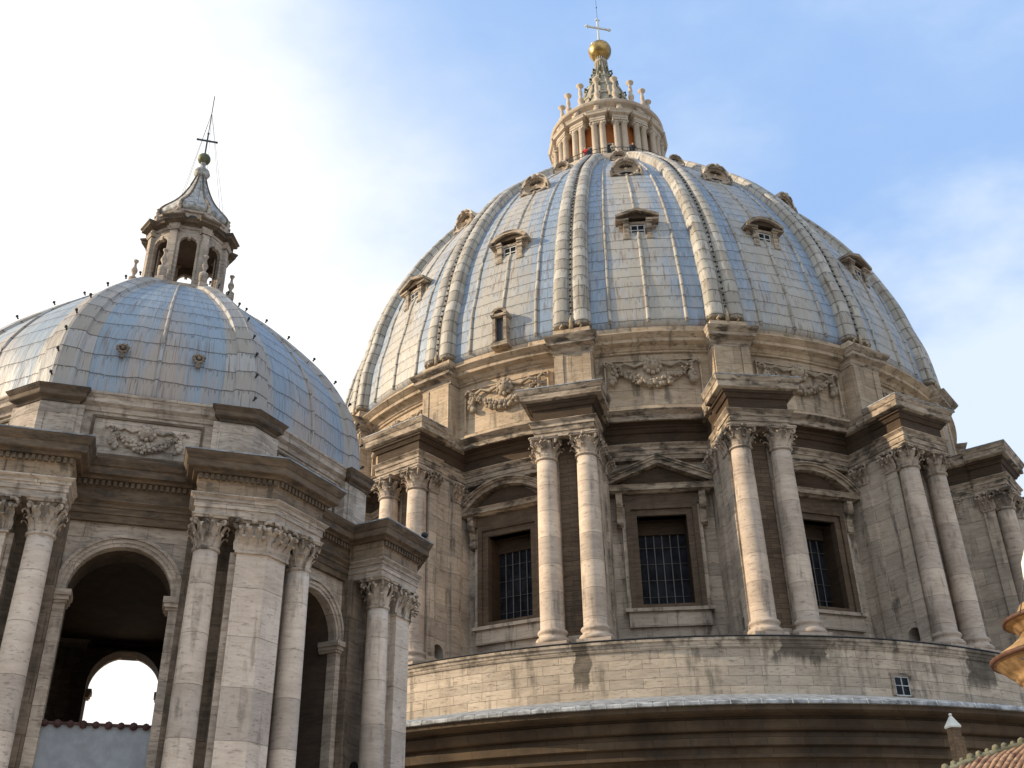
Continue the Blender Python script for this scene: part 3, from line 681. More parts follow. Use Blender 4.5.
# attic
b = MB()
b.lathe([(24.4, 15.16), (25.0, 15.16), (25.0, 15.62), (24.85, 15.7), (24.6, 15.72), (24.6, 19.45), (24.72, 19.47), (24.72, 19.62), (24.8, 19.65), (24.95, 19.85), (25.3, 19.98), (25.32, 20.0), (25.32, 20.22), (25.38, 20.25), (25.62, 20.44), (25.68, 20.48), (25.68, 20.54), (25.1, 20.62), (25.1, 20.86), (25.0, 20.9), (24.98, 21.28), (23.9, 21.3)], 160, smooth=False)
part('attic', b.mesh('attic', ['attic']))
b = MB()
def rect2(hw, r): return rect(hw, r, 24.0)
b.loft([(rect2(h, r), z) for z, h, r in ((15.2, 1.32, 25.62), (15.65, 1.32, 25.62), (15.72, 1.24, 25.5), (19.45, 1.24, 25.5))], 0)
b.loft([(rect2(h, r), z) for z, h, r in ((19.452, 1.29, 25.55), (19.62, 1.29, 25.55), (19.65, 1.33, 25.6), (19.85, 1.38, 25.7), (19.98, 1.52, 26.06), (20.0, 1.55, 26.1), (20.22, 1.56, 26.1), (20.25, 1.6, 26.16), (20.44, 1.68, 26.38), (20.54, 1.7, 26.43))], 1)
for x0, x1 in ((-1.14, -0.62), (0.62, 1.14)): b.box(x0, x1, 25.3, 25.62, 15.74, 19.44)
b.box(-0.6, 0.6, 25.3, 25.56, 15.74, 19.44, 2)
b.loft([(rect2(h, r), z) for z, h, r in ((20.542, 1.62, 26.2), (20.62, 1.25, 25.75), (21.1, 1.2, 25.68), (21.3, 1.2, 25.66))], 0)
for sg in (-1, 1):                                            # scrolls at the foot of the rib
    b.tube([(sg * 0.6, 25.6, 21.3), (sg * 0.7, 25.7, 21.44), (sg * 0.58, 25.72, 21.6), (sg * 0.48, 25.68, 21.5)], 0.075, 6)
b.tube([(0, 25.6, 21.3), (0, 25.68, 21.9), (0, 25.6, 22.2)], [0.15, 0.1, 0.04], 6)
atpme = b.mesh('attic_pier', ['attic', 'trav_cor', 'attic'])
fest = [festoon_mesh('festoon_carving', ['trav_fest'], 2.3, 1.2, 24.62, 18.45, s, 1.25) for s in (3, 8)]
b = MB()
frame(b, 2.95, 3.05, 16.0, 19.05, 16.0, 18.95, 24.3, 24.63, 0)
apan = b.mesh('attic_panel_frame', ['attic'])
for k in bays():
    part('attic_pier', atpme, PD + k * ST)
    fo = part('festoon', fest[k % 2], PD + (k + 0.5) * ST)
    link('panel_frame', apan, fo)

# dome shell
RIB = [(21.3, 25.75), (23, 25.62), (25, 25.39), (27, 24.88), (29, 24.44), (31, 23.79), (33, 22.99), (35, 22.0), (37, 20.89), (39, 19.59), (41, 18.14), (43, 16.39), (45, 14.44), (47, 12.54), (49, 10.37), (50.3, 8.82), (50.9, 7.87)]
RP = smooth_tab(RIB, 64)
SH = 0.62
def offs(P, d):
    out = []
    for i, (z, r) in enumerate(P):
        z0, r0_ = P[max(0, i - 1)]; z1, r1_ = P[min(len(P) - 1, i + 1)]
        tx, tz = r1_ - r0_, z1 - z0; L = hypot(tx, tz); out.append((r - tz / L * d, z + tx / L * d))   # (r,z) inwards
    return out
SHP = offs(RP, SH)
def shell_at(z):
    return interp([(zz_, rr_) for rr_, zz_ in SHP], z)
b = MB(); b.lathe([(24.7, 21.2), (24.85, 21.25)] + [(r, z) for r, z in SHP if z > 21.3], 192)
for k in range(16):                                         # raised battens between the ribs
    for fr in (0.25, 0.5, 0.75):
        a = (k + fr) * ST; N = len(SHP)
        lim = N - 1 if fr != 0.5 else N - 3
        pts = [(r * sin(a), r * cos(a), z) for r, z in SHP[1:lim]]
        b.tube(pts, [0.135 - 0.06 * i / len(pts) for i in range(len(pts))], 6, 1)
part('dome_shell', b.mesh('dome_shell', ['lead', 'leadrib']), PD)
# ribs
def rib_mesh(P, wid, sec, name, mats, smooth=True):
    """sweep section [(lat(-1..1), height, mat)] along profile P=(z,r) outermost line"""
    b = MB(); n = len(P); vs = []; fs = []; ms = []; K = len(sec)
    fr = []
    for i, (z, r) in enumerate(P):
        za, ra = P[max(0, i - 1)]; zb, rb = P[min(n - 1, i + 1)]
        tx, tz = rb - ra, zb - za; L = hypot(tx, tz); fr.append((tz / L, -tx / L))     # outward normal (r,z)
        t = i / (n - 1); w = wid(t)
        hs = min(1.0, 0.55 + 0.45 * w / wid(0))
        for l, h in sec: vs.append((l * w, r + fr[-1][0] * h * hs, z + fr[-1][1] * h * hs))
    for i in range(n - 1):
        for k in range(K - 1): fs.append([i * K + k, i * K + k + 1, (i + 1) * K + k + 1, (i + 1) * K + k])
    b.add(vs, fs, 0, smooth)
    b.add(vs[:K], [list(range(K))], 0); b.add(vs[-K:], [list(range(K))], 0)
    return b.mesh(name, mats), fr
def roll_sec():
    s = [(-1.12, -0.75), (-1.12, -0.35), (-1.0, -0.3)]
    for i in range(9):
        a = pi - pi * i / 8; s.append((-0.58 + 0.45 * cos(a), -0.28 + 0.30 * sin(a) ** 0.8 if sin(a) > 1e-6 else -0.28))
    s += [(-0.13, -0.16), (0.13, -0.16)]
    for i in range(9):
        a = pi - pi * i / 8; s.append((0.58 + 0.45 * cos(a), -0.28 + 0.30 * sin(a) ** 0.8 if sin(a) > 1e-6 else -0.28))
    return s + [(1.0, -0.3), (1.12, -0.35), (1.12, -0.75)]
ribw = lambda t: 1.12 - 0.52 * t
ribme, _ = rib_mesh(RP[1:], ribw, roll_sec(), 'dome_rib', ['leadrib'])
b = MB(); zlist = RP[2:-2]
for i in range(0, len(zlist) - 1):
    for fr_ in (0.0,):
        z = zlist[i][0] + (zlist[i + 1][0] - zlist[i][0]) * fr_; r = zlist[i][1] + (zlist[i + 1][1] - zlist[i][1]) * fr_
        dz, dr = zlist[i + 1][0] - zlist[i][0], zlist[i + 1][1] - zlist[i][1]; L = hypot(dz, dr); nr, nz = dz / L, -dr / L
        b.tube([(-0.07, r - 0.10 * nr, z - 0.10 * nz), (0.07, r - 0.10 * nr, z - 0.10 * nz)], 0.06, 4)
for x in (-0.06, 0.06): b.tube([(x, r - 0.145, z) for z, r in zlist], 0.012, 4)
stepme = b.mesh('rib_step_irons', ['iron'])
for k in range(16):
    rb = part('rib', ribme, PD + k * ST)
    if k < 7 or k > 11: link('step_irons', stepme, rb)

# dormers --------------------------------------------------------
def dormer_mesh(tri):
    b = MB(); y = 23.3; z0, z1 = 29.8, 31.3
    yi = 21.7
    for sg in (-1, 1):
        b.box(min(sg * 0.62, sg * 0.98), max(sg * 0.62, sg * 0.98), yi, y, z0 + 0.1, z1)       # piers
        b.box(min(sg * 0.56, sg * 1.06), max(sg * 0.56, sg * 1.06), yi, y + 0.07, z0 - 0.05, z0 + 0.1)
        b.box(min(sg * 0.58, sg * 1.04), max(sg * 0.58, sg * 1.04), yi, y + 0.07, z1 - 0.14, z1)
        b.box(min(sg * 0.98, sg * 1.3), max(sg * 0.98, sg * 1.3), yi, y - 0.3, z0 + 0.05, z1 - 0.05)
    b.box(-0.62, 0.62, yi, y - 0.12, z0 - 0.02, z0 + 0.26)
    b.box(-0.62, 0.62, yi, y - 0.1, z1 - 0.2, z1)
    b.box(-0.62, -0.5, yi, y - 0.1, z0 + 0.26, z1 - 0.2); b.box(0.5, 0.62, yi, y - 0.1, z0 + 0.26, z1 - 0.2)
    for sg in (-1, 1): b.box(min(sg * 0.6, sg * 1.5), max(sg * 0.6, sg * 1.5), yi - 0.8, y + 0.16, z1 + 0.002, z1 + 0.16)
    if tri:
        for sg in (-1, 1): b.prism([(sg * 1.52, z1 + 0.202), (0, z1 + 0.72), (0, z1 + 0.98), (sg * 1.52, z1 + 0.42)], yi - 2.0, y + 0.3)
        b.prism([(-1.2, z1 + 0.202), (1.2, z1 + 0.202), (0, z1 + 0.70)], yi - 1.6, y + 0.05, 1)
    else:
        rr = 2.0; cz = z1 + 0.95 - rr; hf = math.asin(1.5 / rr); arcband(b, rr - 0.26, rr, cz, hf, yi - 2.0, y + 0.3)
        b.prism([((rr - .25) * sin(a), cz + (rr - .25) * cos(a)) for a in [-0.72 + 0.12 * i for i in range(13)]], yi - 1.6, y + 0.05, 1)
    return b.mesh('dormer_body', ['trav_cor', 'brown'])
dorm = [dormer_mesh(True), dormer_mesh(False)]
b = MB(); b.box(-0.5, 0.5, 22.3, 23.1, 30.05, 31.1); dpane = b.mesh('dormer_pane', ['glass'])
b = MB()
for x in (-0.46, 0, 0.46): b.box(x - 0.035, x + 0.035, 23.06, 23.15, 30.1, 31.06)
for z in (30.12, 30.6, 31.03): b.box(-0.5, 0.5, 23.06, 23.144, z - 0.035, z + 0.035)
dsash = b.mesh('dormer_sash', ['sashgrey'])
def shell_hood():
    b = MB(); y = 18.82; cz = 40.1; N = 28
    # oval rim and a shallow fluted scallop inside it
    b.tube([(1.12 * sin(2 * pi * i / N), y + 0.06 * cos(2 * pi * i / N), cz + 0.86 * cos(2 * pi * i / N)) for i in range(N + 1)], 0.11, 6)
    vs = []; fs = []; K = 36
    for q, (rr, dp) in enumerate(((1.0, 0.0), (0.75, -0.18), (0.45, -0.24), (0.12, -0.22))):
        for i in range(K):
            a = 2 * pi * i / K; fl = (0.07 if i % 2 else -0.05) * (1 if q < 3 else 0.3)
            vs.append((1.12 * rr * sin(a), y + dp + fl, cz + 0.25 * (1 - rr) + 0.86 * rr * cos(a)))
    for q in range(3):
        for i in range(K):
            j = (i + 1) % K; fs.append([q * K + i, q * K + j, (q + 1) * K + j, (q + 1) * K + i])
    fs.append([3 * K + i for i in range(K)]); b.add(vs, fs, 1)
    for i in range(9):
        a = -1.2 + 2.4 * i / 8; b.tube([(0.2 * sin(a), y - 0.16, cz + 0.2 + 0.12 * cos(a)), (0.62 * sin(a), y - 0.1, cz + 0.15 + 0.42 * cos(a))], [0.03, 0.05], 5, 2)
    arcband(b, 1.12, 1.30, cz - 0.05, 1.5, y - 2.6, y + 0.12, 1)
    b.ball((0, y + 0.15, cz + 0.95), 0.26, 0, 8, 6); b.ball((0, y + 0.1, cz - 0.9), 0.2, 0, 8, 6)
    for sg in (-1, 1):
        b.tube([(sg * 1.2, y + 0.12, cz + 0.1), (sg * 1.42, y + 0.1, cz - 0.35), (sg * 1.3, y + 0.08, cz - 0.8), (sg * 1.08, y + 0.1, cz - 0.65), (sg * 0.6, y + 0.1, cz - 0.86), (0, y + 0.08, cz - 0.92)], 0.13, 6)
        b.tube([(sg * 0.2, y + 0.15, cz + 0.98), (sg * 0.55, y + 0.2, cz + 0.92), (sg * 0.85, y + 0.15, cz + 0.62)], 0.11, 6)
        for q in range(5): b.ball((sg * (1.35 + 0.05 * (q % 2)), y + 0.06, cz - 0.2 - 0.15 * q), 0.12, 0, 6, 4)
    b.box(-1.25, 1.25, y - 2.4, y - 0.05, cz - 0.98, cz - 0.78, 1)
    return b.mesh('shell_hood', ['trav_carve', 'lant', 'brown'])
hoodme = shell_hood()
b = MB(); b.ball((0, 18.68, 39.66), 0.6, 0, 16, 8, 1.0, 0.1, 0.30); ovme = b.mesh('oval_pane', ['glass'])
for k in range(-2, 3):
    d = part('dormer', dorm[k % 2], PD + (k + 0.5) * ST); a_ = PD + (k + 0.5) * ST; d.location = (sin(a_) * 0.40, -cos(a_) * 0.40, -TERR - 0.52); link('pane', dpane, d); link('sash', dsash, d)
    a_ = PD + (k + 0.5) * ST; h = part('shell_dormer', hoodme, a_); h.scale = (0.88,) * 3; h.location = (sin(a_) * 18.62 * 0.12, -cos(a_) * 18.62 * 0.12, 39.95 * 0.12 - 0.35 - TERR); link('pane', ovme, h)
    u = link('upper_oculus', hoodme, ROOT, (0, 0, 0), PD + (k + 0.5) * ST); u.scale = (0.56,) * 3; a_ = PD + (k + 0.5) * ST
    u.location = (sin(a_) * (12.95 - 18.82 * 0.56), -cos(a_) * (12.95 - 18.82 * 0.56), 46.1 - 40.1 * 0.56 - TERR)
# little door low on one bay
b = MB(); y = 25.2
b.box(-0.52, -0.3, 23.6, y, 22.0, 24.0); b.box(0.3, 0.52, 23.6, y, 22.0, 24.0); b.box(-0.58, 0.58, 23.4, y + 0.1, 24.0, 24.2)
arcband(b, 0.40, 0.62, 24.05, 1.45, 23.4, y + 0.14); b.box(-0.62, 0.62, 23.8, y + 0.1, 21.7, 22.0)
dd_ = part('dome_door', b.mesh('dome_door', ['trav_cor']), PH - 0.47 * ST, 'small dark doorway at the foot of the dome')
b = MB(); b.box(-0.3, 0.3, 24.0, 24.98, 22.0, 24.0); link('door_leaf', b.mesh('door_leaf', ['iron']), dd_); a_ = PH - 0.47 * ST; dd_.location = (sin(a_) * 0.36, -cos(a_) * 0.42, -TERR - 0.55)

# lantern ---------------------------------------------------------
LN = part('lantern', None, PH)
lb = MB()
lb.lathe([(8.0, 50.3), (8.0, 50.95), (7.6, 51.0), (7.55, 51.25), (7.3, 51.3), (5.2, 51.3)], 96, smooth=False)
link('platform', lb.mesh('platform', ['lant']), LN)
b = MB()
for i in range(96):
    a = 2 * pi * i / 96; b.tube([(7.35 * sin(a), 7.35 * cos(a), 51.25), (7.35 * sin(a), 7.35 * cos(a), 52.2)], 0.035, 4)
for z in (51.75, 52.2): b.tube([(7.35 * sin(2 * pi * i / 64), 7.35 * cos(2 * pi * i / 64), z) for i in range(65)], 0.04, 4)
link('gallery_railing', b.mesh('gallery_railing', ['iron']), LN)
b = MB()
b.lathe([(4.75, 51.2), (4.75, 57.9)], 64)
for k in range(16):                                           # arched openings
    a = (k + 0.5) * ST
    s_, c_ = sin(a), cos(a)
    pl = [(-0.48, 51.3), (0.48, 51.3)] + [(0.48 * cos(pi * i / 8), 54.3 + 0.48 * sin(pi * i / 8)) for i in range(9)]
    tmp = MB(); tmp.prism(pl, 4.6, 4.80, 1); arcband(tmp, 0.48, 0.66, 54.3, pi / 2, 4.6, 4.9, 2, 10)
    tmp.box(-0.66, -0.48, 4.6, 4.88, 51.3, 54.3, 2); tmp.box(0.48, 0.66, 4.6, 4.88, 51.3, 54.3, 2)
    b.add([(x * c_ + (-y) * s_, -(x * s_) * 1.0 + (-y) * c_, z) for x, y, z in tmp.v], tmp.f, 0)
    nf = len(tmp.f); b.m[-nf:] = tmp.m
link('lantern_drum', b.mesh('lantern_drum', ['lantwall', 'iron', 'lant']), LN)
# paired columns (one mesh per pair)
b = MB()
b.box(-0.3, 0.3, 4.6, 5.3, 51.3, 57.35)
b.box(-0.78, 0.78, 4.6, 5.85, 51.3, 51.75)
for sg in (-1, 1):
    x = sg * 0.40
    b.lathe([(0.34, 51.75), (0.36, 51.85), (0.37, 51.95), (0.33, 52.0), (0.335, 53.5), (0.30, 56.85), (0.36, 56.9), (0.31, 56.96), (0.36, 57.1)], 12, 0, True, (x, 5.42))
    for s2 in (-1, 1): b.tube([(x + s2 * 0.3, 5.1, 57.06), (x + s2 * 0.3, 5.74, 57.06)], 0.13, 7)
    b.box(x - 0.36, x + 0.36, 5.05, 5.8, 57.17, 57.34)
lcol = b.mesh('lantern_column_pair', ['lant'])
b = MB()
def rc(hw, r): return rect(hw, r, 4.2)
b.loft([(rc(h, r), z) for z, h, r in ((57.345, 0.76, 5.72), (57.5, 0.76, 5.72), (57.51, 0.8, 5.76), (57.66, 0.8, 5.76), (57.68, 0.74, 5.7), (57.88, 0.74, 5.7), (57.92, 0.85, 5.8), (58.0, 1.0, 5.95), (58.2, 1.02, 5.98), (58.32, 1.08, 6.05), (58.36, 1.08, 6.05))])
b.sideprism([(4.9, 58.37), (5.95, 58.37), (5.9, 58.75), (5.6, 59.0), (5.55, 59.35), (4.9, 59.4)], -0.22, 0.22)
b.tube([(-0.27, 5.78, 58.62), (0.27, 5.78, 58.62)], 0.24, 8); b.tube([(-0.25, 5.5, 59.25), (0.25, 5.5, 59.25)], 0.17, 8)
lent = b.mesh('lantern_entablature_block', ['lant'])
b = MB()
b.lathe([(0.40, 60.5), (0.42, 60.7), (0.42, 60.95), (0.26, 61.05), (0.20, 61.3), (0.31, 61.6), (0.33, 61.85), (0.22, 62.15), (0.15, 62.3), (0.22, 62.55), (0.20, 62.95), (0.14, 63.3), (0.18, 63.5), (0.38, 63.7), (0.40, 63.8), (0.33, 63.88), (0.1, 63.97)], 12, c=(0, 4.56))
lcan = b.mesh('candelabrum', ['lant'])
b = MB()
b.lathe([(4.6, 57.7), (4.95, 57.7), (4.95, 58.0), (5.2, 58.2), (5.4, 58.37), (5.4, 58.5), (5.3, 58.55), (5.3, 59.3), (5.45, 59.4), (5.75, 59.55), (5.85, 59.75), (5.85, 59.85), (5.3, 59.95), (5.2, 60.1), (5.2, 60.35), (5.0, 60.5), (5.0, 60.62), (2.5, 60.7)], 80, smooth=False)
link('lantern_ring', b.mesh('lantern_ring', ['lant']), LN)
for k in range(16):
    link('column_pair', lcol, LN, rz=k * ST); link('entablature_block', lent, LN, rz=k * ST); link('candelabrum', lcan, LN, rz=k * ST)
# spire
b = MB(); SPP = [(60.6, 3.6), (61.6, 3.3), (62.8, 2.9), (64.2, 2.45), (65.4, 2.1), (66.2, 1.75), (67.2, 1.35), (68.2, 1.0), (69.2, 0.74), (70.2, 0.56), (71.4, 0.48)]
b.lathe([(r, z) for z, r in smooth_tab(SPP, 24)], 32)
for k in range(16):
    a = k * ST; pts = [((r + 0.05) * sin(a), (r + 0.05) * cos(a), z) for z, r in smooth_tab(SPP, 16)]
    b.tube(pts, [0.22 - 0.010 * i for i in range(17)], 5)
    if k % 2 == 0:
        for z in (63.4, 65.5, 67.3, 69.0):
            r = interp(SPP, z) + 0.12; dx, dy = sin(a), cos(a)
            b.tube([(dx * (r - .1), dy * (r - .1), z - 0.5), (dx * (r + .22), dy * (r + .22), z - 0.1), (dx * (r + .18), dy * (r + .18), z + 0.3), (dx * (r - .05), dy * (r - .05), z + 0.25)], 0.12, 5, 1)
for z, w_ in ((64.0, 0.16), (66.0, 0.14), (67.8, 0.1)): r = interp(SPP, z); b.lathe([(r, z - 0.2), (r + w_, z - 0.1), (r + w_, z + 0.1), (r - .05, z + 0.2)], 32)
b.lathe([(0.55, 70.3), (0.75, 70.5), (0.72, 70.8), (0.5, 71.0), (0.5, 71.5)], 16)
link('spire', b.mesh('spire', ['spire', 'bronze']), LN)
b = MB(); b.lathe([(1.25 * sin(pi * i / 24) + 1e-4, 72.5 - 1.25 * cos(pi * i / 24)) for i in range(25)], 40)
for z in (71.9, 72.5, 73.1): rr = sqrt(1.25 ** 2 - (z - 72.5) ** 2) + 0.004; b.lathe([(rr - .02, z - 0.025), (rr + 0.006, z), (rr - .02, z + 0.025)], 40)
b.lathe([(0.3, 73.62), (0.36, 73.75), (0.22, 73.95), (0.1, 74.1)], 12, 1)
part('gilded_ball', b.mesh('gilded_ball', ['gold', 'bronze']), PH, 'gilded copper ball')
def cross_mesh(z0, z1, za, arm, th, mat, knob, trefoil):
    b = MB(); b.box(-th, th, -th, th, z0, z1); b.box(-arm, arm, -th * 0.96, th * 0.96, za - th, za + th)
    ends = [(0, z1, 0, 1), (-arm, za, -1, 0), (arm, za, 1, 0)]
    for x, z, dx, dz in ends:
        b.ball((x, 0, z), knob, 0, 8, 6)
        if trefoil:
            b.ball((x + dx * knob, 0, z + dz * knob), knob * 0.9, 0, 8, 6)
            for sg in (-1, 1): b.ball((x + dz * sg * knob * 1.3 - dx * 0.02, 0, z + dx * sg * knob * 1.3), knob * 0.85, 0, 8, 6)
    return b.mesh('cross', [mat])
crx = part('cross', cross_mesh(73.9, 77.4, 76.15, 1.28, 0.09, 'silver', 0.13, True), 0.36)
b = MB(); b.tube([(0, 0, 77.4), (0, 0, 80.6)], 0.022, 5); b.ball((0, 0, 79.4), 0.08); link('lightning_rod', b.mesh('lightning_rod', ['iron']), crx)

# ================================================================== THE SIDE CUPOLA
QR = thing('side_cupola', 'smaller octagonal lead cupola with open arches, in front of the great dome', 'cupola', (QX, QY, TERR))
def qpart(name, me, rz=0.0, label=None): return link(name, me, QR, OFF, rz, label)
H8 = pi / 8; T8 = tan(H8)
nR = (sin(H8), cos(H8)); tR = (cos(H8), -sin(H8))
def chev(a, l, ai, lin=None):
    """plan of a bent corner pier: outer apothem a, ends at lateral l from the middle of each side, inner apothem ai"""
    d = a * T8 - l; c = (0, a / cos(H8))
    oR = (c[0] + tR[0] * d, c[1] + tR[1] * d); iR = (oR[0] - nR[0] * (a - ai), oR[1] - nR[1] * (a - ai))
    ic = (0, ai / cos(H8))
    return [iR, oR, c, (-oR[0], oR[1]), (-iR[0], iR[1]), ic]
def onside(a, l, sg=1):
    """point at apothem a, lateral l (towards the side's middle = small) on the right/left side of the pier"""
    d = a * T8 - l; p = (0 + tR[0] * d, a / cos(H8) + tR[1] * d); return (p[0] * sg, p[1])
ZS, ZC, ZE = -4.2, -3.3, -1.62           # shaft top, architrave bottom, cornice top
ZBASE = TERR
b = MB()
b.loft([(chev(7.95, 1.55, 6.3), ZBASE), (chev(7.95, 1.55, 6.3), ZC + 0.02)], 2)
pl_in = 7.8
b.loft([(chev(8.83, 2.86, pl_in), -11.2), (chev(8.83, 2.86, pl_in), ZS)], 1)
b.loft([(chev(8.62, 2.70, pl_in), -11.2), (chev(8.62, 2.70, pl_in), ZS + 0.02)], 0)
b.loft([(chev(a, l, 6.3), z) for z, a, l in ((ZBASE, 9.3, 1.3), (-12.1, 9.3, 1.3), (-12.0, 9.2, 1.4), (-11.9, 9.12, 1.45))], 0)
b.loft([(chev(a, l, pl_in), z) for z, a, l in ((-11.895, 9.05, 2.6), (-11.6, 9.05, 2.6), (-11.5, 8.95, 2.72), (-11.21, 8.86, 2.84))], 1)
qpier = b.mesh('corner_pier', ['q_trav', 'q_col', 'q_core'])
qcol = column_mesh(0.375, 0.325, -11.895, -11.2, ZS, 'cupola_column', 'q_col', 20)
qcap = capital_mesh(0.335, 0.9, 'cupola_capital', 'q_carve')
# bent pilaster capital
b = MB(); Hc = 0.9
b.loft([(chev(a, l, pl_in), ZS + z * Hc) for z, a, l in ((-0.07, 8.9, 2.8), (0.0, 8.9, 2.8))])
b.loft([(chev(8.86, 2.84, pl_in), ZS + 0.002), (chev(8.86, 2.84, pl_in), ZS + 0.86 * Hc)])
for sg in (-1, 1):
    for l, h, z0 in ((2.98, 0.40, 0), (3.24, 0.40, 0), (3.50, 0.40, 0), (2.86, 0.66, 0.03), (3.11, 0.66, 0.03), (3.37, 0.66, 0.03), (3.62, 0.66, 0.03)):
        p = onside(8.84, l, sg); b.leaf(p[0], p[1], nR[0] * sg, nR[1], ZS + z0 * Hc, h * Hc, 0.205, 0.34, 0, 0.035)
    for l in (2.82, 3.6):
        p = onside(8.86, l, sg); pts = []
        for i in range(9):
            t = i / 8 * 5.4; q = 0.15 - 0.011 * i
            pts.append((p[0] + nR[0] * sg * 0.2 + tR[0] * sg * -cos(t + .9) * q, p[1] + nR[1] * 0.2 - tR[1] * cos(t + .9) * q * 1, ZS + 0.74 * Hc + sin(t + .9) * q))
        b.tube(pts, 0.055, 5)
    for l in (3.05, 3.4):
        p = onside(8.86, l, sg); b.tube([(p[0], p[1], ZS + 0.5 * Hc), (p[0] + nR[0] * sg * .16, p[1] + nR[1] * .16, ZS + 0.72 * Hc), (p[0] + nR[0] * sg * .2, p[1] + nR[1] * .2, ZS + 0.8 * Hc)], 0.05, 5)
    p = onside(9.02, 3.23, sg); b.ball((p[0], p[1], ZS + 0.92 * Hc), 0.09)
b.loft([(chev(a, l, pl_in), ZS + z * Hc) for z, a, l in ((0.862, 8.94, 2.76), (0.92, 8.97, 2.73), (0.94, 9.03, 2.68), (0.995, 9.03, 2.68))])
qpcap = b.mesh('pilaster_capital', ['q_carve'])
# entablature block over the pier
b = MB()
b.loft([(chev(a, l, 6.9), z) for z, a, l in ((ZC, 9.02, 1.62), (-3.12, 9.02, 1.62), (-3.11, 9.06, 1.58), (-2.93, 9.06, 1.58), (-2.92, 9.10, 1.54), (-2.84, 9.10, 1.54), (-2.77, 9.19, 1.46), (-2.74, 9.19, 1.46), (-2.735, 9.03, 1.61))], 0)
b.loft([(chev(a, l, 6.9), z) for z, a, l in ((-2.733, 9.03, 1.61), (-2.36, 9.03, 1.61), (-2.33, 9.07, 1.57), (-2.16, 9.07, 1.57))], 4)
b.loft([(chev(a, l, 6.9), z) for z, a, l in ((-2.158, 9.19, 1.46), (-2.10, 9.24, 1.41), (-2.07, 9.36, 1.30), (-2.05, 9.38, 1.28), (-1.86, 9.38, 1.28), (-1.84, 9.41, 1.25), (-1.70, 9.49, 1.18), (-1.64, 9.51, 1.16))], 1)
b.loft([(chev(9.525, 1.145, 6.9), -1.638), (chev(9.525, 1.145, 6.9), -1.60)], 2)
def dent_at(b, p, n, w, z0, z1, m):
    t = (n[1], -n[0]); q = [(p[0] + t[0] * w * s1 + n[0] * d, p[1] + t[1] * w * s1 + n[1] * d) for s1, d in ((-1, -0.03), (1, -0.03), (1, 0.09), (-1, 0.09))]
    b.loft([(q, z0), (q, z1)], m)
for sg in (-1, 1):
    l = 1.65
    while l < 9.07 * T8 - 0.03:
        p = onside(9.07, l, sg); dent_at(b, p, (nR[0] * sg, nR[1]), 0.045, -2.325, -2.175, 3); l += 0.155
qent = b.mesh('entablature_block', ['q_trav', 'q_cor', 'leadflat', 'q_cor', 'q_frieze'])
# attic pier and its cornice
b = MB()
b.loft([(chev(a, l, 6.2), z) for z, a, l in ((-1.60, 7.34, 1.72), (-1.2, 7.34, 1.72), (-1.18, 7.24, 1.82), (0.36, 7.24, 1.82))], 0)
b.loft([(chev(7.29, 2.0, 6.9), -1.1), (chev(7.29, 2.0, 6.9), 0.28)], 0)
b.loft([(chev(a, l, 6.2), z) for z, a, l in ((0.362, 7.28, 1.98), (0.44, 7.30, 1.96), (0.50, 7.42, 1.84), (0.53, 7.44, 1.82), (0.66, 7.44, 1.82), (0.68, 7.46, 1.80), (0.77, 7.53, 1.74), (0.80, 7.54, 1.73))], 1)
b.loft([(chev(7.555, 1.72, 6.2), 0.802), (chev(7.42, 1.8, 6.2), 0.86)], 2)
qatt = b.mesh('attic_pier', ['q_trav', 'q_cor', 'leadflat'])
def qa(k): return AL + (k + 0.5) * pi / 4
for k in range(8):
    p = qpart('corner_pier', qpier, qa(k))
    for sg in (-1, 1):
        x, y = onside(8.66, 2.06, sg)
        link('column', qcol, p, (x, -y, 0), sg * -H8 * -1 if False else -sg * 0 + (H8 if sg > 0 else -H8)); link('capital', qcap, p, (x, -y, ZS), H8 if sg > 0 else -H8)
    link('pilaster_capital', qpcap, p); link('entablature_block', qent, p)
    qpart('attic_pier', qatt, qa(k))
# octagonal wall entablature, attic and ceiling
def octa(a): return [(a / cos(H8) * sin(H8 + k * pi / 4), a / cos(H8) * cos(H8 + k * pi / 4)) for k in range(8)]
def octring(b, prof, m=0):
    rings = [(octa(a), z) for a, z in prof]; b.loft(rings, m, caps=False)
b = MB()
octring(b, [(6.4, ZC - 0.02), (7.74, ZC - 0.02), (7.74, -3.12), (7.78, -3.11), (7.78, -2.93), (7.82, -2.92), (7.82, -2.84), (7.92, -2.77), (7.92, -2.74), (7.76, -2.73), (7.76, -2.36), (7.80, -2.33), (7.80, -2.16), (7.92, -2.155), (7.97, -2.1), (8.1, -2.07), (8.1, -1.86), (8.14, -1.84), (8.22, -1.7), (8.24, -1.64), (8.24, -1.61), (6.9, -1.55)], 0)
for k in range(8):
    a = k * pi / 4; n = (sin(a), cos(a)); t = (cos(a), -sin(a)); l = -1.5
    while l < 1.51:
        dent_at(b, (n[0] * 7.80 + t[0] * l, n[1] * 7.80 + t[1] * l), n, 0.045, -2.325, -2.175, 1); l += 0.155
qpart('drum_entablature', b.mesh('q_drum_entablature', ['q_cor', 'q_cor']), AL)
b = MB()
octring(b, [(6.3, -1.7), (7.1, -1.56), (7.1, -1.2), (7.0, -1.18), (7.0, 0.30), (7.06, 0.32), (7.10, 0.44), (7.2, 0.5), (7.24, 0.53), (7.24, 0.66), (7.32, 0.77), (7.33, 0.80), (7.33, 0.84), (7.0, 0.88)], 0)
b.loft([(octa(6.5), -2.9), (octa(6.5), -2.8)], 1)
qpart('attic', b.mesh('q_attic', ['q_trav', 'q_dark']), AL)
qf = festoon_mesh('q_festoon', ['q_carve'], 0.86, 0.5, 7.0, -0.25, 5, 0.55)
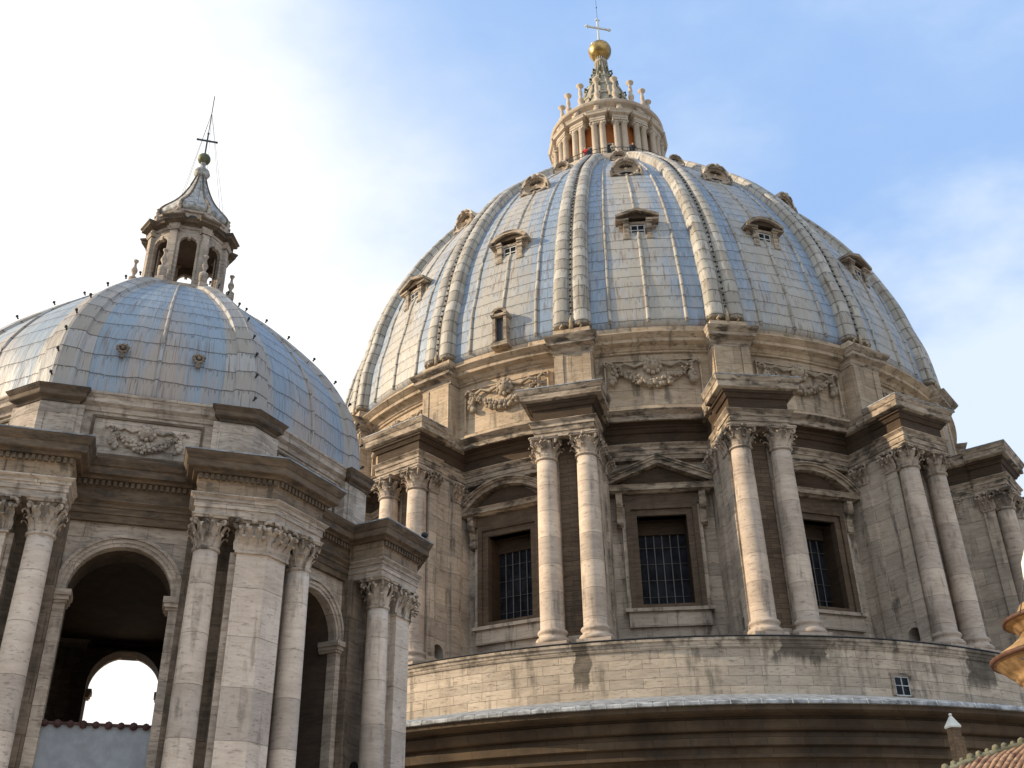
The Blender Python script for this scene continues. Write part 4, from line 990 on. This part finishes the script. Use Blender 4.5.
b = MB(); frame(b, 1.5, 1.58, -1.08, 0.2, -1.0, 0.12, 6.8, 7.05, 0); qfp = b.mesh('q_panel', ['q_cor'])
for k in range(8): fo = qpart('festoon', qf, AL + k * pi / 4); link('panel_frame', qfp, fo)
# arched walls
def arch_wall(b, hw, zb, zt, ohw, zs, y0, y1, m, n=16, open_=True):
    if open_:
        pl = [(-hw, zb), (-ohw, zb)] + [(-ohw * cos(pi * i / n), zs + ohw * sin(pi * i / n)) for i in range(n + 1)] + [(ohw, zb), (hw, zb), (hw, zt), (-hw, zt)]
        b.prism(pl, y0, y1, m)
def arch_mesh(kind):
    b = MB(); oh = 1.33; zs = -5.29 if kind != 'far' else -4.62
    arch_wall(b, 2.3, ZBASE, ZC, oh, zs, 7.36, 7.6, 0)
    arch_wall(b, 2.3, ZBASE, ZC, oh + 0.01, zs, 6.3, 7.359, 2)
    for lo, hi, y in ((0.0, 0.1, 7.66), (0.1, 0.21, 7.7), (0.21, 0.30, 7.76)): arcband(b, oh + lo + 0.005, oh + hi + 0.005, zs, pi / 2, 7.4, y, 0, 22)
    for sg in (-1, 1):
        for l0, l1, z0, z1, y in ((1.15, 1.70, zs - 0.16, zs - 0.002, 7.86), (1.19, 1.66, zs - 0.27, zs - 0.162, 7.80), (1.23, 1.62, zs - 0.34, zs - 0.272, 7.74)):
            b.box(min(sg * l0, sg * l1), max(sg * l0, sg * l1), 7.1, y, z0, z1, 0)
        b.box(min(sg * 1.325, sg * 1.56), max(sg * 1.262, sg * 1.56), 7.37, 7.69, ZBASE, zs - 0.345, 0)
    if kind == 'blind': b.box(-1.5, 1.5, 6.25, 6.9, ZBASE, ZC - 0.1, 2)
    return b.mesh('arch_' + kind, ['q_trav', 'q_cor', 'q_dark'])
am = {'open': arch_mesh('open'), 'far': arch_mesh('far'), 'blind': arch_mesh('blind')}
arches = [qpart('arch', am['open' if k in (0, 1) else 'far' if k == 4 else 'blind'], AL + k * pi / 4) for k in range(8)]
# grey parapet with tile coping in the front arch
b = MB(); b.box(-1.325, 1.325, 7.25, 7.5, ZBASE, -8.62)
pp = link('parapet', b.mesh('parapet', ['render']), arches[0], label='grey-blue plaster panel closing the lower arch')
b = MB()
for i in range(9):
    x = -1.2 + i * 0.3; b.tube([(x, 7.12, -8.60), (x, 7.58, -8.63)], 0.09 + 0.012 * (i % 2), 8)
b.box(-1.325, 1.325, 7.15, 7.58, -8.64, -8.585)
link('tile_coping', b.mesh('tile_coping', ['tile']), arches[0], label='red tile coping')
# shade of a small arched opening on one pier, drawn as a black slab
b = MB(); b.prism([(-0.26, -10.2), (0.26, -10.2)] + [(0.26 * cos(pi * i / 8), -8.98 + 0.26 * sin(pi * i / 8)) for i in range(9)], 6.2, 7.965)
M['black'] = plain('niche_shade_black', (0.012, 0.011, 0.010), 0.95, 0, 0.2)
nich_shade = link('niche_shade', b.mesh('niche_shade', ['black']), arches[1], (2.25, 0, 0))

# cupola dome
QP = smooth_tab([(0.84, 6.98), (1.6, 6.97), (2.4, 6.88), (3.2, 6.68), (4.0, 6.30), (5.0, 5.66), (6.0, 4.78), (7.0, 3.76), (7.7, 2.95), (8.2, 2.2), (8.45, 1.75)], 30)
def qsec(a, bl=0.5, n=6):
    out = []
    for k in range(8):
        for i in range(n):
            th = -H8 + 2 * H8 * i / n; ro = a / cos(th); rc_ = a * 1.035; r = ro * bl + rc_ * (1 - bl)
            an = th + k * pi / 4; out.append((r * sin(an), r * cos(an)))
    return out
b = MB(); b.loft([(qsec(r), z) for z, r in QP], 0, caps=True, smooth=True)
for k in range(8):
    a = k * pi / 4; b.tube([((r + .01) * 1.017 * sin(a), (r + .01) * 1.017 * cos(a), z) for z, r in QP[:-1]], [0.075 - 0.035 * i / 30 for i in range(30)], 6, 1)
qsh = b.mesh('cupola_shell', ['q_lead', 'q_leadrib'])
qpart('cupola_shell', qsh, AL)
cf = 1.05
qsecr = [(-1.0, -0.5), (-1.0, -0.12), (-0.66, -0.02), (-0.62, 0.10), (-0.10, 0.24), (-0.07, 0.26), (0.07, 0.26), (0.10, 0.24), (0.62, 0.10), (0.66, -0.02), (1.0, -0.12), (1.0, -0.5)]
qrib, _ = rib_mesh([(z, r * cf) for z, r in QP], lambda t: 0.92 - 0.42 * t, qsecr, 'cupola_rib', ['q_leadrib'], smooth=False)
b = MB(); b.tube([(0, 0, 0), (0, 0.09, 0.04)], 0.03, 5); b.ball((0, 0.10, 0.05), 0.055, 0, 6, 4); qstud = b.mesh('stud', ['iron'])
for k in range(8):
    rb = qpart('rib', qrib, qa(k))
    if k in (6, 7, 0, 1):
        for i in range(2, 29, 3):
            z, r = QP[i]; z2, r2 = QP[i + 1]; L = hypot(z2 - z, r2 - r); nr, nz = (z2 - z) / L, -(r2 - r) / L
            s = link('stud', qstud, rb, (0.0, -(r * cf + nr * 0.28), z + nz * 0.28)); s.rotation_euler = (-math.asin(max(-1, min(1, nz))) * 0.8, 0, 0)
# vents on the front face of the shell
b = MB()
N = 14; b.tube([(0.22 * sin(2 * pi * i / N), 0.02, 0.22 * cos(2 * pi * i / N)) for i in range(N + 1)], 0.07, 5)
b.add([(0.2 * sin(2 * pi * i / N), 0.02, 0.2 * cos(2 * pi * i / N)) for i in range(N)], [list(range(N))], 1)
for i in range(10): b.ball((0.27 * sin(2 * pi * i / 10), 0.03, 0.27 * cos(2 * pi * i / 10)), 0.05 + 0.02 * (i % 3), 0, 5, 4)
b.ball((0, 0.06, 0.02), 0.1, 0, 6, 4); b.box(-0.1, 0.1, -0.1, 0.04, -0.55, -0.3)
ventme = b.mesh('vent', ['q_core', 'iron'])
for x in (-1.12, 1.12):
    v = qpart('vent', ventme, 0); z = 2.5; r = interp(QP, z) * 1.03
    ca, sa = cos(AL), sin(AL); v.location = (ca * x + sa * r, sa * x - ca * r, z - TERR); v.rotation_euler = (-0.16, 0, AL); v.scale = (0.62,) * 3

# cupola lantern
QL = qpart('lantern', None, AL)
b = MB()
b.lathe([(1.95, 7.9), (1.95, 8.55), (1.85, 8.62), (1.8, 8.74), (1.3, 8.76)], 8, smooth=False, a0=H8, a1=H8 + 2 * pi)
link('lantern_base', b.mesh('lantern_base', ['q_trav']), QL)
b = MB(); la = 1.42
for k in range(8):
    t_ = MB(); oh = 0.33
    arch_wall(t_, la * T8 + 0.01, 8.7, 11.42, oh, 10.72, la - 0.12, la, 0, 10); arch_wall(t_, (la - .12) * T8 + 0.01, 8.7, 11.42, oh + .004, 10.72, la - 0.26, la - 0.121, 1, 10)
    arcband(t_, oh + .004, oh + 0.09, 10.72, pi / 2, la - 0.1, la + 0.035, 0, 12)
    t_.box(-0.06, 0.06, la - 0.1, la + 0.06, 10.96, 11.16)
    t_.box(-oh - 0.09, -oh, la - .1, la + .03, 8.75, 10.72); t_.box(oh, oh + .09, la - .1, la + .03, 8.75, 10.72)
    a = k * pi / 4; c_, s_ = cos(a), sin(a)
    b.add([(x * c_ + (-y) * s_, -x * s_ + (-y) * c_, z) for x, y, z in t_.v], t_.f, 0); b.m[-len(t_.m):] = t_.m
b.loft([(octa(1.25), 11.3), (octa(1.25), 11.36)], 1)
link('lantern_wall', b.mesh('lantern_wall', ['q_trav', 'q_dark']), QL)
b = MB()
b.box(-0.20, 0.20, 1.2, 1.66, 8.74, 9.0); b.box(-0.15, 0.15, 1.2, 1.62, 9.0, 11.25)
b.loft([([(-h, 1.1), (h, 1.1), (h, r), (-h, r)], z) for z, h, r in ((11.251, 0.2, 1.66), (11.3, 0.2, 1.66), (11.38, 0.26, 1.72), (11.40, 0.21, 1.66), (11.56, 0.21, 1.66))])
b.loft([([(-h, 1.1), (h, 1.1), (h, r), (-h, r)], z) for z, h, r in ((11.561, 0.24, 1.69), (11.6, 0.3, 1.76), (11.63, 0.40, 1.86), (11.72, 0.40, 1.86), (11.78, 0.44, 1.92), (11.84, 0.44, 1.92))], 1)
b.box(-0.16, 0.16, 1.2, 1.56, 11.841, 12.3)
qlp = b.mesh('lantern_pier', ['q_trav', 'q_cor'])
b = MB()
b.lathe([(0.15, 8.7), (0.17, 9.0), (0.17, 9.18), (0.08, 9.24), (0.055, 9.34), (0.12, 9.48), (0.125, 9.56), (0.06, 9.7), (0.045, 9.82), (0.06, 9.9), (0.10, 9.96), (0.10, 10.0), (0.04, 10.03)], 10, c=(0, 1.97))
b.box(-0.17, 0.17, 1.5, 2.14, 7.9, 8.7); b.sideprism([(1.5, 8.7), (1.85, 8.7), (1.66, 9.3), (1.5, 9.3)], -0.12, 0.12)
qlc = b.mesh('lantern_finial', ['q_trav'])
b = MB()
b.lathe([(0.11, 12.28), (0.12, 12.36), (0.06, 12.42), (0.09, 12.55), (0.04, 12.65), (0.08, 12.72), (0.03, 12.78)], 8, c=(0, 1.50))
qlf = b.mesh('roof_finial', ['q_trav'])
for k in range(8):
    link('lantern_pier', qlp, QL, rz=(k + .5) * pi / 4); link('finial', qlc, QL, rz=(k + .5) * pi / 4); link('roof_finial', qlf, QL, rz=(k + .5) * pi / 4)
b = MB()
def o8(prof, m): b.loft([(octa(a), z) for a, z in prof], m, caps=True)
o8([(1.25, 11.40), (1.46, 11.42), (1.46, 11.54)], 0)
o8([(1.3, 11.541), (1.46, 11.542), (1.55, 11.62), (1.66, 11.63), (1.66, 11.72), (1.72, 11.8), (1.3, 11.83)], 2)
o8([(1.2, 11.78), (1.36, 11.82), (1.33, 12.3), (1.40, 12.32), (1.42, 12.40), (1.2, 12.42)], 0)
o8([(1.1, 12.42), (1.12, 12.60)], 2)
for k in range(8):
    a = k * pi / 4; n = (sin(a), cos(a)); t = (cos(a), -sin(a)); N = 14
    b.add([(n[0] * 1.36 + t[0] * 0.17 * sin(2 * pi * i / N), n[1] * 1.36 + t[1] * 0.17 * sin(2 * pi * i / N), 12.08 + 0.10 * cos(2 * pi * i / N)) for i in range(N)], [list(range(N))], 1)
link('lantern_cornice', b.mesh('lantern_cornice', ['q_trav', 'iron', 'q_cor']), QL)
QRF = smooth_tab([(12.52, 1.10), (12.58, 1.26), (12.74, 1.33), (12.95, 1.24), (13.2, 1.06), (13.5, 0.84), (13.85, 0.64), (14.25, 0.47), (14.7, 0.32), (15.2, 0.19)], 24)
b = MB(); b.loft([(octa(r), z) for z, r in QRF], 0, caps=True)
for k in range(8):
    a = (k + .5) * pi / 4; b.tube([((r / cos(H8)) * sin(a), (r / cos(H8)) * cos(a), z) for z, r in QRF], [0.085 - 0.002 * i for i in range(25)], 6, 1)
    a = k * pi / 4; n = (sin(a), cos(a))
b.lathe([(0.19, 15.15), (0.26, 15.25), (0.35, 15.42), (0.31, 15.55), (0.15, 15.72), (0.10, 15.85), (0.12, 16.0)], 16, 0)
link('lantern_roof', b.mesh('lantern_roof', ['roofgrey', 'q_core']), QL)
b = MB(); b.ball((0, 0, 16.24), 0.27, 0, 24, 16); qpart('bronze_ball', b.mesh('bronze_ball', ['bronze']))
qc = qpart('cross', cross_mesh(16.45, 17.7, 17.28, 0.40, 0.032, 'ironblue', 0.055, False), 0.42)
b = MB(); b.tube([(0, 0, 17.7), (0, 0, 19.9)], 0.02, 5)
link('lightning_rod', b.mesh('cupola_rod', ['iron']), qc)
b = MB(); Tp = (0, 0, 18.9)
for a in (-0.9, -0.35, 0.55, 0.95, 2.4, 3.6):
    b.tube([Tp, (1.25 * sin(a + AL), 1.25 * cos(a + AL), 12.8)], 0.008, 4)
link('stay_wires', b.mesh('stay_wires', ['iron']), qc)

# ================================================================== foreground on the right
LX, LY = 8.42, -60.0
TC = thing('tiled_chapel_roof', 'low brown tiled roof with mossy hip copings carrying a sunlit ochre lantern at the right edge', 'chapel roof', (LX, LY, TERR))
def tpart(name, me, rz=0, label=None): return link(name, me, TC, (0, 0, -TERR - (0.15 if 'lantern' not in name else 0)), rz, label)
TA0 = -pi / 2 + 0.10
b = MB()
def ngon(r, n=8, a0=0): return [(r * sin(a0 + 2 * pi * k / n), r * cos(a0 + 2 * pi * k / n)) for k in range(n)]
b.loft([(ngon(5.9, 4), TERR), (ngon(5.9, 4), -12.5)]); tpart('wall', b.mesh('chapel_wall', ['yellowwall']), TA0)
def roofz(r): return -10.30 - 0.062 * r * r
b = MB(); b.loft([(ngon(6.3, 4), roofz(6.3) - 0.1)] + [(ngon(r, 4), roofz(r)) for r in (6.3, 5.6, 4.9, 4.2, 3.5, 2.8, 2.1, 1.5, 1.1)], 0)
for k in range(4):                                              # rows of pan tiles down each slope, ending at the hips
    e0 = Vector((6.3 * sin(k * pi / 2), 6.3 * cos(k * pi / 2))); e1 = Vector((6.3 * sin((k + 1) * pi / 2), 6.3 * cos((k + 1) * pi / 2)))
    mid = (e0 + e1) / 2; inw = -mid.normalized()
    for j in range(1, 70):
        t = j / 70.0; p = e0.lerp(e1, t); dep = min(min(t, 1 - t) * 2 * mid.length, mid.length - 0.8)
        if dep < 0.2: continue
        pts = []
        for q in range(9):
            v = p + inw * dep * q / 8; r = 6.3 * (1 - dep * q / 8 / mid.length)
            pts.append((v.x, v.y, roofz(r) + 0.03 + random.uniform(-.025, .025)))
        b.tube(pts, 0.055, 5)
tpart('tiled_roof', b.mesh('tiled_roof', ['rooftile']), TA0)
b = MB(); hr = [1.1 + 0.4 * i for i in range(14)]
b.tube([(0, r, roofz(r) + 0.05) for r in hr], 0.085, 6)
for i in range(30): r = 1.2 + i * 0.17; b.ball((0, r, roofz(r) + 0.13), 0.05 + 0.012 * (i % 3), 0, 6, 4)
hipme = b.mesh('hip_coping', ['mossy'])
for k in range(4): tpart('hip_coping', hipme, TA0 + k * pi / 2)
TL = tpart('lantern', None)
b = MB()
b.lathe([(0.8, -10.5), (0.8, -9.72)], 32, 1)
b.lathe([(0.82, -9.7), (1.06, -9.70)], 48, 2)
b.lathe([(1.06, -9.70), (1.06, -9.48)], 48, 1)
b.lathe([(1.06, -9.48), (1.12, -9.46), (1.15, -9.40), (1.12, -9.34), (1.18, -9.32), (1.24, -9.26), (1.23, -9.2), (1.36, -9.14), (1.46, -9.04), (1.54, -8.98), (1.59, -8.94)], 64, 0)
b.lathe([(1.59, -8.94), (1.64, -8.93), (1.65, -8.86), (1.60, -8.84)], 64, 3)
b.lathe([(1.60, -8.84), (1.40, -8.72), (1.20, -8.6), (1.02, -8.46), (0.95, -8.36)], 48, 0)
link('lantern_cornice', b.mesh('ochre_cornice', ['ochre', 'cream', 'pink', 'copperedge']), TL)
b = MB()
b.lathe([(0.95, -8.38), (1.0, -8.34), (1.05, -8.26), (1.14, -8.2), (1.2, -8.17)], 48, 0)
b.lathe([(1.2, -8.17), (1.25, -8.16), (1.25, -8.1), (1.2, -8.08)], 48, 1)
b.lathe([(1.2, -8.08), (0.98, -7.98), (0.9, -7.88), (0.86, -7.8)], 48, 0)
link('upper_ring', b.mesh('ochre_upper_ring', ['ochre', 'copperedge']), TL)
b = MB()
b.lathe([(0.62, -7.85), (0.60, -7.6), (0.64, -7.3), (0.60, -6.9), (0.42, -6.5), (0.2, -6.25), (0.05, -6.2)], 32)
link('pale_urn', b.mesh('pale_urn', ['pale']), TL)
b = MB(); P1 = (0, 0, 0)
b.tube([(-0.55, 0.75, -6.6), (-0.88, 0.9, -7.3), (-1.32, 1.2, -8.3)], 0.014, 4); b.tube([(-1.45, 1.0, -9.1), (-1.1, 1.35, -9.5), (-0.4, 1.9, -10.2)], 0.014, 4)
link('lightning_cable', b.mesh('lightning_cable', ['iron']), TL)

PX, PY = 7.86, -52.0
b = MB(); hw = 0.125
b.box(-hw, hw, -hw, hw, TERR, -8.78)
b.box(hw - 0.02, hw + 0.10, -hw + 0.03, hw - 0.06, TERR, -9.0)
po = thing('chimney_post', 'slender brown brick post with a pale pyramid cap, standing behind the tiled roof', 'chimney', (PX, PY, 0), 0.35, None, None)
link('shaft', b.mesh('post_shaft', ['postbrick']), po)
b = MB(); b.loft([([(-h, -h), (h, -h), (h, h), (-h, h)], z) for z, h in ((-8.78, 0.145), (-8.74, 0.155), (-8.48, 0.03))]); b.ball((0, 0, -8.44), 0.045)
link('cap', b.mesh('post_cap', ['pale']), po)
po.location = (PX, PY, TERR)
for c_ in po.children: c_.location = (0, 0, -TERR)

# ================================================================== small loose things
def pol(phi, r): return (r * sin(phi), -r * cos(phi))
b = MB()
b.loft([([(-0.34 * q, -0.22), (0.34 * q, -0.22), (0.34 * q, 0.25), (-0.34 * q, 0.25)], z) for z, q in ((0.08, 1.0), (0.34, 0.86))], 0)
b.box(-0.04, 0.04, -0.2, 0.2, 0.0, 0.08, 1); b.box(-0.3, 0.3, 0.25, 0.27, 0.12, 0.3, 2)
flme = b.mesh('floodlight', ['whitepaint', 'iron', 'glass'])
for k, lat, lab in ((1, 0.95, 'small white floodlight on the projecting cornice right of the pointed-gable drum window'),
                    (0, -0.5, 'small white floodlight on the projecting cornice left of the pointed-gable drum window'),
                    (2, 0.35, 'small white floodlight on the projecting cornice nearest the right edge of the great dome'),
                    (-1, -0.6, 'small white floodlight on the cornice rising just behind the side cupola')):
    a = PH + k * ST; x, y = pol(a, 28.6)
    thing('floodlight', lab, 'floodlight', (x + cos(a) * lat, y + sin(a) * lat, 15.2), a, 'floodlights on the drum cornices', flme)
b = MB(); b.tube([(0, 0, 0), (0, 0, 0.22)], 0.03, 6); b.ball((0, 0.02, 0.32), 0.13, 0, 8, 6, 1, 1, 0.8); b.box(-0.12, 0.12, -0.06, 0.06, 0.0, 0.05)
lx, ly = onside(9.4, 3.55, 1); a = qa(1)
a = qa(1); cx_, cy_ = 0.0, 9.35 / cos(H8)
thing('roof_lamp', 'little dark lamp on the outer corner of the side cupola cornice', 'lamp', (QX + sin(a) * cy_ * 0.985, QY - cos(a) * cy_ * 0.985, -1.60), a, None, b.mesh('roof_lamp', ['iron']))

def person(loc, face, h, top, legs, hair, label, lean=0.0, arms=0):
    """one skinned body: pelvis root, spine, head, two arms, two legs"""
    bm = bmesh.new(); sk = bm.verts.layers.skin.verify(); V = {}
    def v(n, co, r):
        q = bm.verts.new(Vector(co) * h); q[sk].radius = (r[0] * h, r[1] * h); V[n] = q; return q
    def e(a, b_): bm.edges.new((V[a], V[b_]))
    v('pel', (0, 0, .50), (.095, .075)); v('wai', (0, -.005, .60), (.085, .065)); v('che', (0, -.02 - lean, .73), (.10, .07)); v('nek', (0, -.025 - lean, .835), (.035, .035)); v('hd0', (0, -.035 - lean, .88), (.052, .058)); v('hd1', (0, -.035 - lean, .945), (.055, .062)); v('hd2', (0, -.03 - lean, .985), (.03, .035))
    for a_, b_ in (('pel', 'wai'), ('wai', 'che'), ('che', 'nek'), ('nek', 'hd0'), ('hd0', 'hd1'), ('hd1', 'hd2')): e(a_, b_)
    for s in (-1, 1):
        n = 'l' if s < 0 else 'r'
        v(n + 'sh', (s * .115, -.02 - lean, .79), (.045, .045)); v(n + 'el', (s * .145, -.03 - lean - .03 * arms, .63), (.034, .034)); v(n + 'wr', (s * .11, -.14 - lean - .05 * arms, .585), (.022, .022)); v(n + 'ha', (s * .10, -.18 - lean - .05 * arms, .58), (.020, .026))
        e('che', n + 'sh'); e(n + 'sh', n + 'el'); e(n + 'el', n + 'wr'); e(n + 'wr', n + 'ha')
        v(n + 'hi', (s * .05, 0, .47), (.06, .065)); v(n + 'kn', (s * .055, -.012, .27), (.042, .045)); v(n + 'an', (s * .055, .01, .05), (.026, .028)); v(n + 'to', (s * .06, -.08, .018), (.025, .018))
        e('pel', n + 'hi'); e(n + 'hi', n + 'kn'); e(n + 'kn', n + 'an'); e(n + 'an', n + 'to')
    for q in bm.verts: q[sk].use_root = False
    V['pel'][sk].use_root = True
    me = bpy.data.meshes.new('person'); bm.to_mesh(me); bm.free()
    m, t, bs = newmat('clothing'); tcn = nd(t, 'ShaderNodeTexCoord'); s_ = nd(t, 'ShaderNodeSeparateXYZ'); t.links.new(tcn.outputs['Object'], s_.inputs[0])
    zf = mth(t, 'DIVIDE', s_.outputs[2], h)
    c = mixc(t, mth(t, 'GREATER_THAN', zf, 0.50), legs, top); c = mixc(t, mth(t, 'GREATER_THAN', zf, 0.83), c, (0.45, 0.27, 0.19))
    hairf = mth(t, 'MAXIMUM', mth(t, 'GREATER_THAN', zf, 0.955), mth(t, 'MULTIPLY', mth(t, 'GREATER_THAN', zf, 0.89), mth(t, 'GREATER_THAN', s_.outputs[1], -0.01 * h)))
    c = mixc(t, hairf, c, hair); t.links.new(c, bs.inputs['Base Color']); bs.inputs['Roughness'].default_value = 0.85
    me.materials.append(m)
    o = thing('person', label, 'person', loc, face, 'people on the lantern gallery', me)
    o.modifiers.new('skin', 'SKIN').use_smooth_shade = True; sb = o.modifiers.new('sub', 'SUBSURF'); sb.levels = 1; sb.render_levels = 2
    return o
for ad, r, h, top, legs, hair, lab, ln in (
        (-9.5, 7.0, 1.72, (0.50, 0.035, 0.03), (0.03, 0.035, 0.06), (0.03, 0.02, 0.015), 'person in a red top leaning on the lantern gallery railing', 0.05),
        (-7.3, 6.9, 1.66, (0.06, 0.07, 0.12), (0.04, 0.04, 0.05), (0.02, 0.015, 0.01), 'person in dark navy beside the one in red on the lantern gallery', 0.02),
        (12.3, 6.9, 1.76, (0.40, 0.36, 0.28), (0.05, 0.05, 0.06), (0.05, 0.03, 0.02), 'person in a pale top before the middle lantern arch on the gallery', 0.0),
        (27.6, 6.95, 1.80, (0.02, 0.02, 0.022), (0.02, 0.02, 0.025), (0.015, 0.012, 0.01), 'person dressed all in black on the right side of the lantern gallery', 0.03),
        (-27.5, 6.9, 1.70, (0.05, 0.045, 0.05), (0.03, 0.03, 0.035), (0.02, 0.015, 0.01), 'person in dark clothes at the left end of the lantern gallery', 0.02)):
    a = PH + R_(ad); x, y = pol(a, r)
    person((x, y, 51.3), a, h, top, legs, hair, lab, ln, 1)
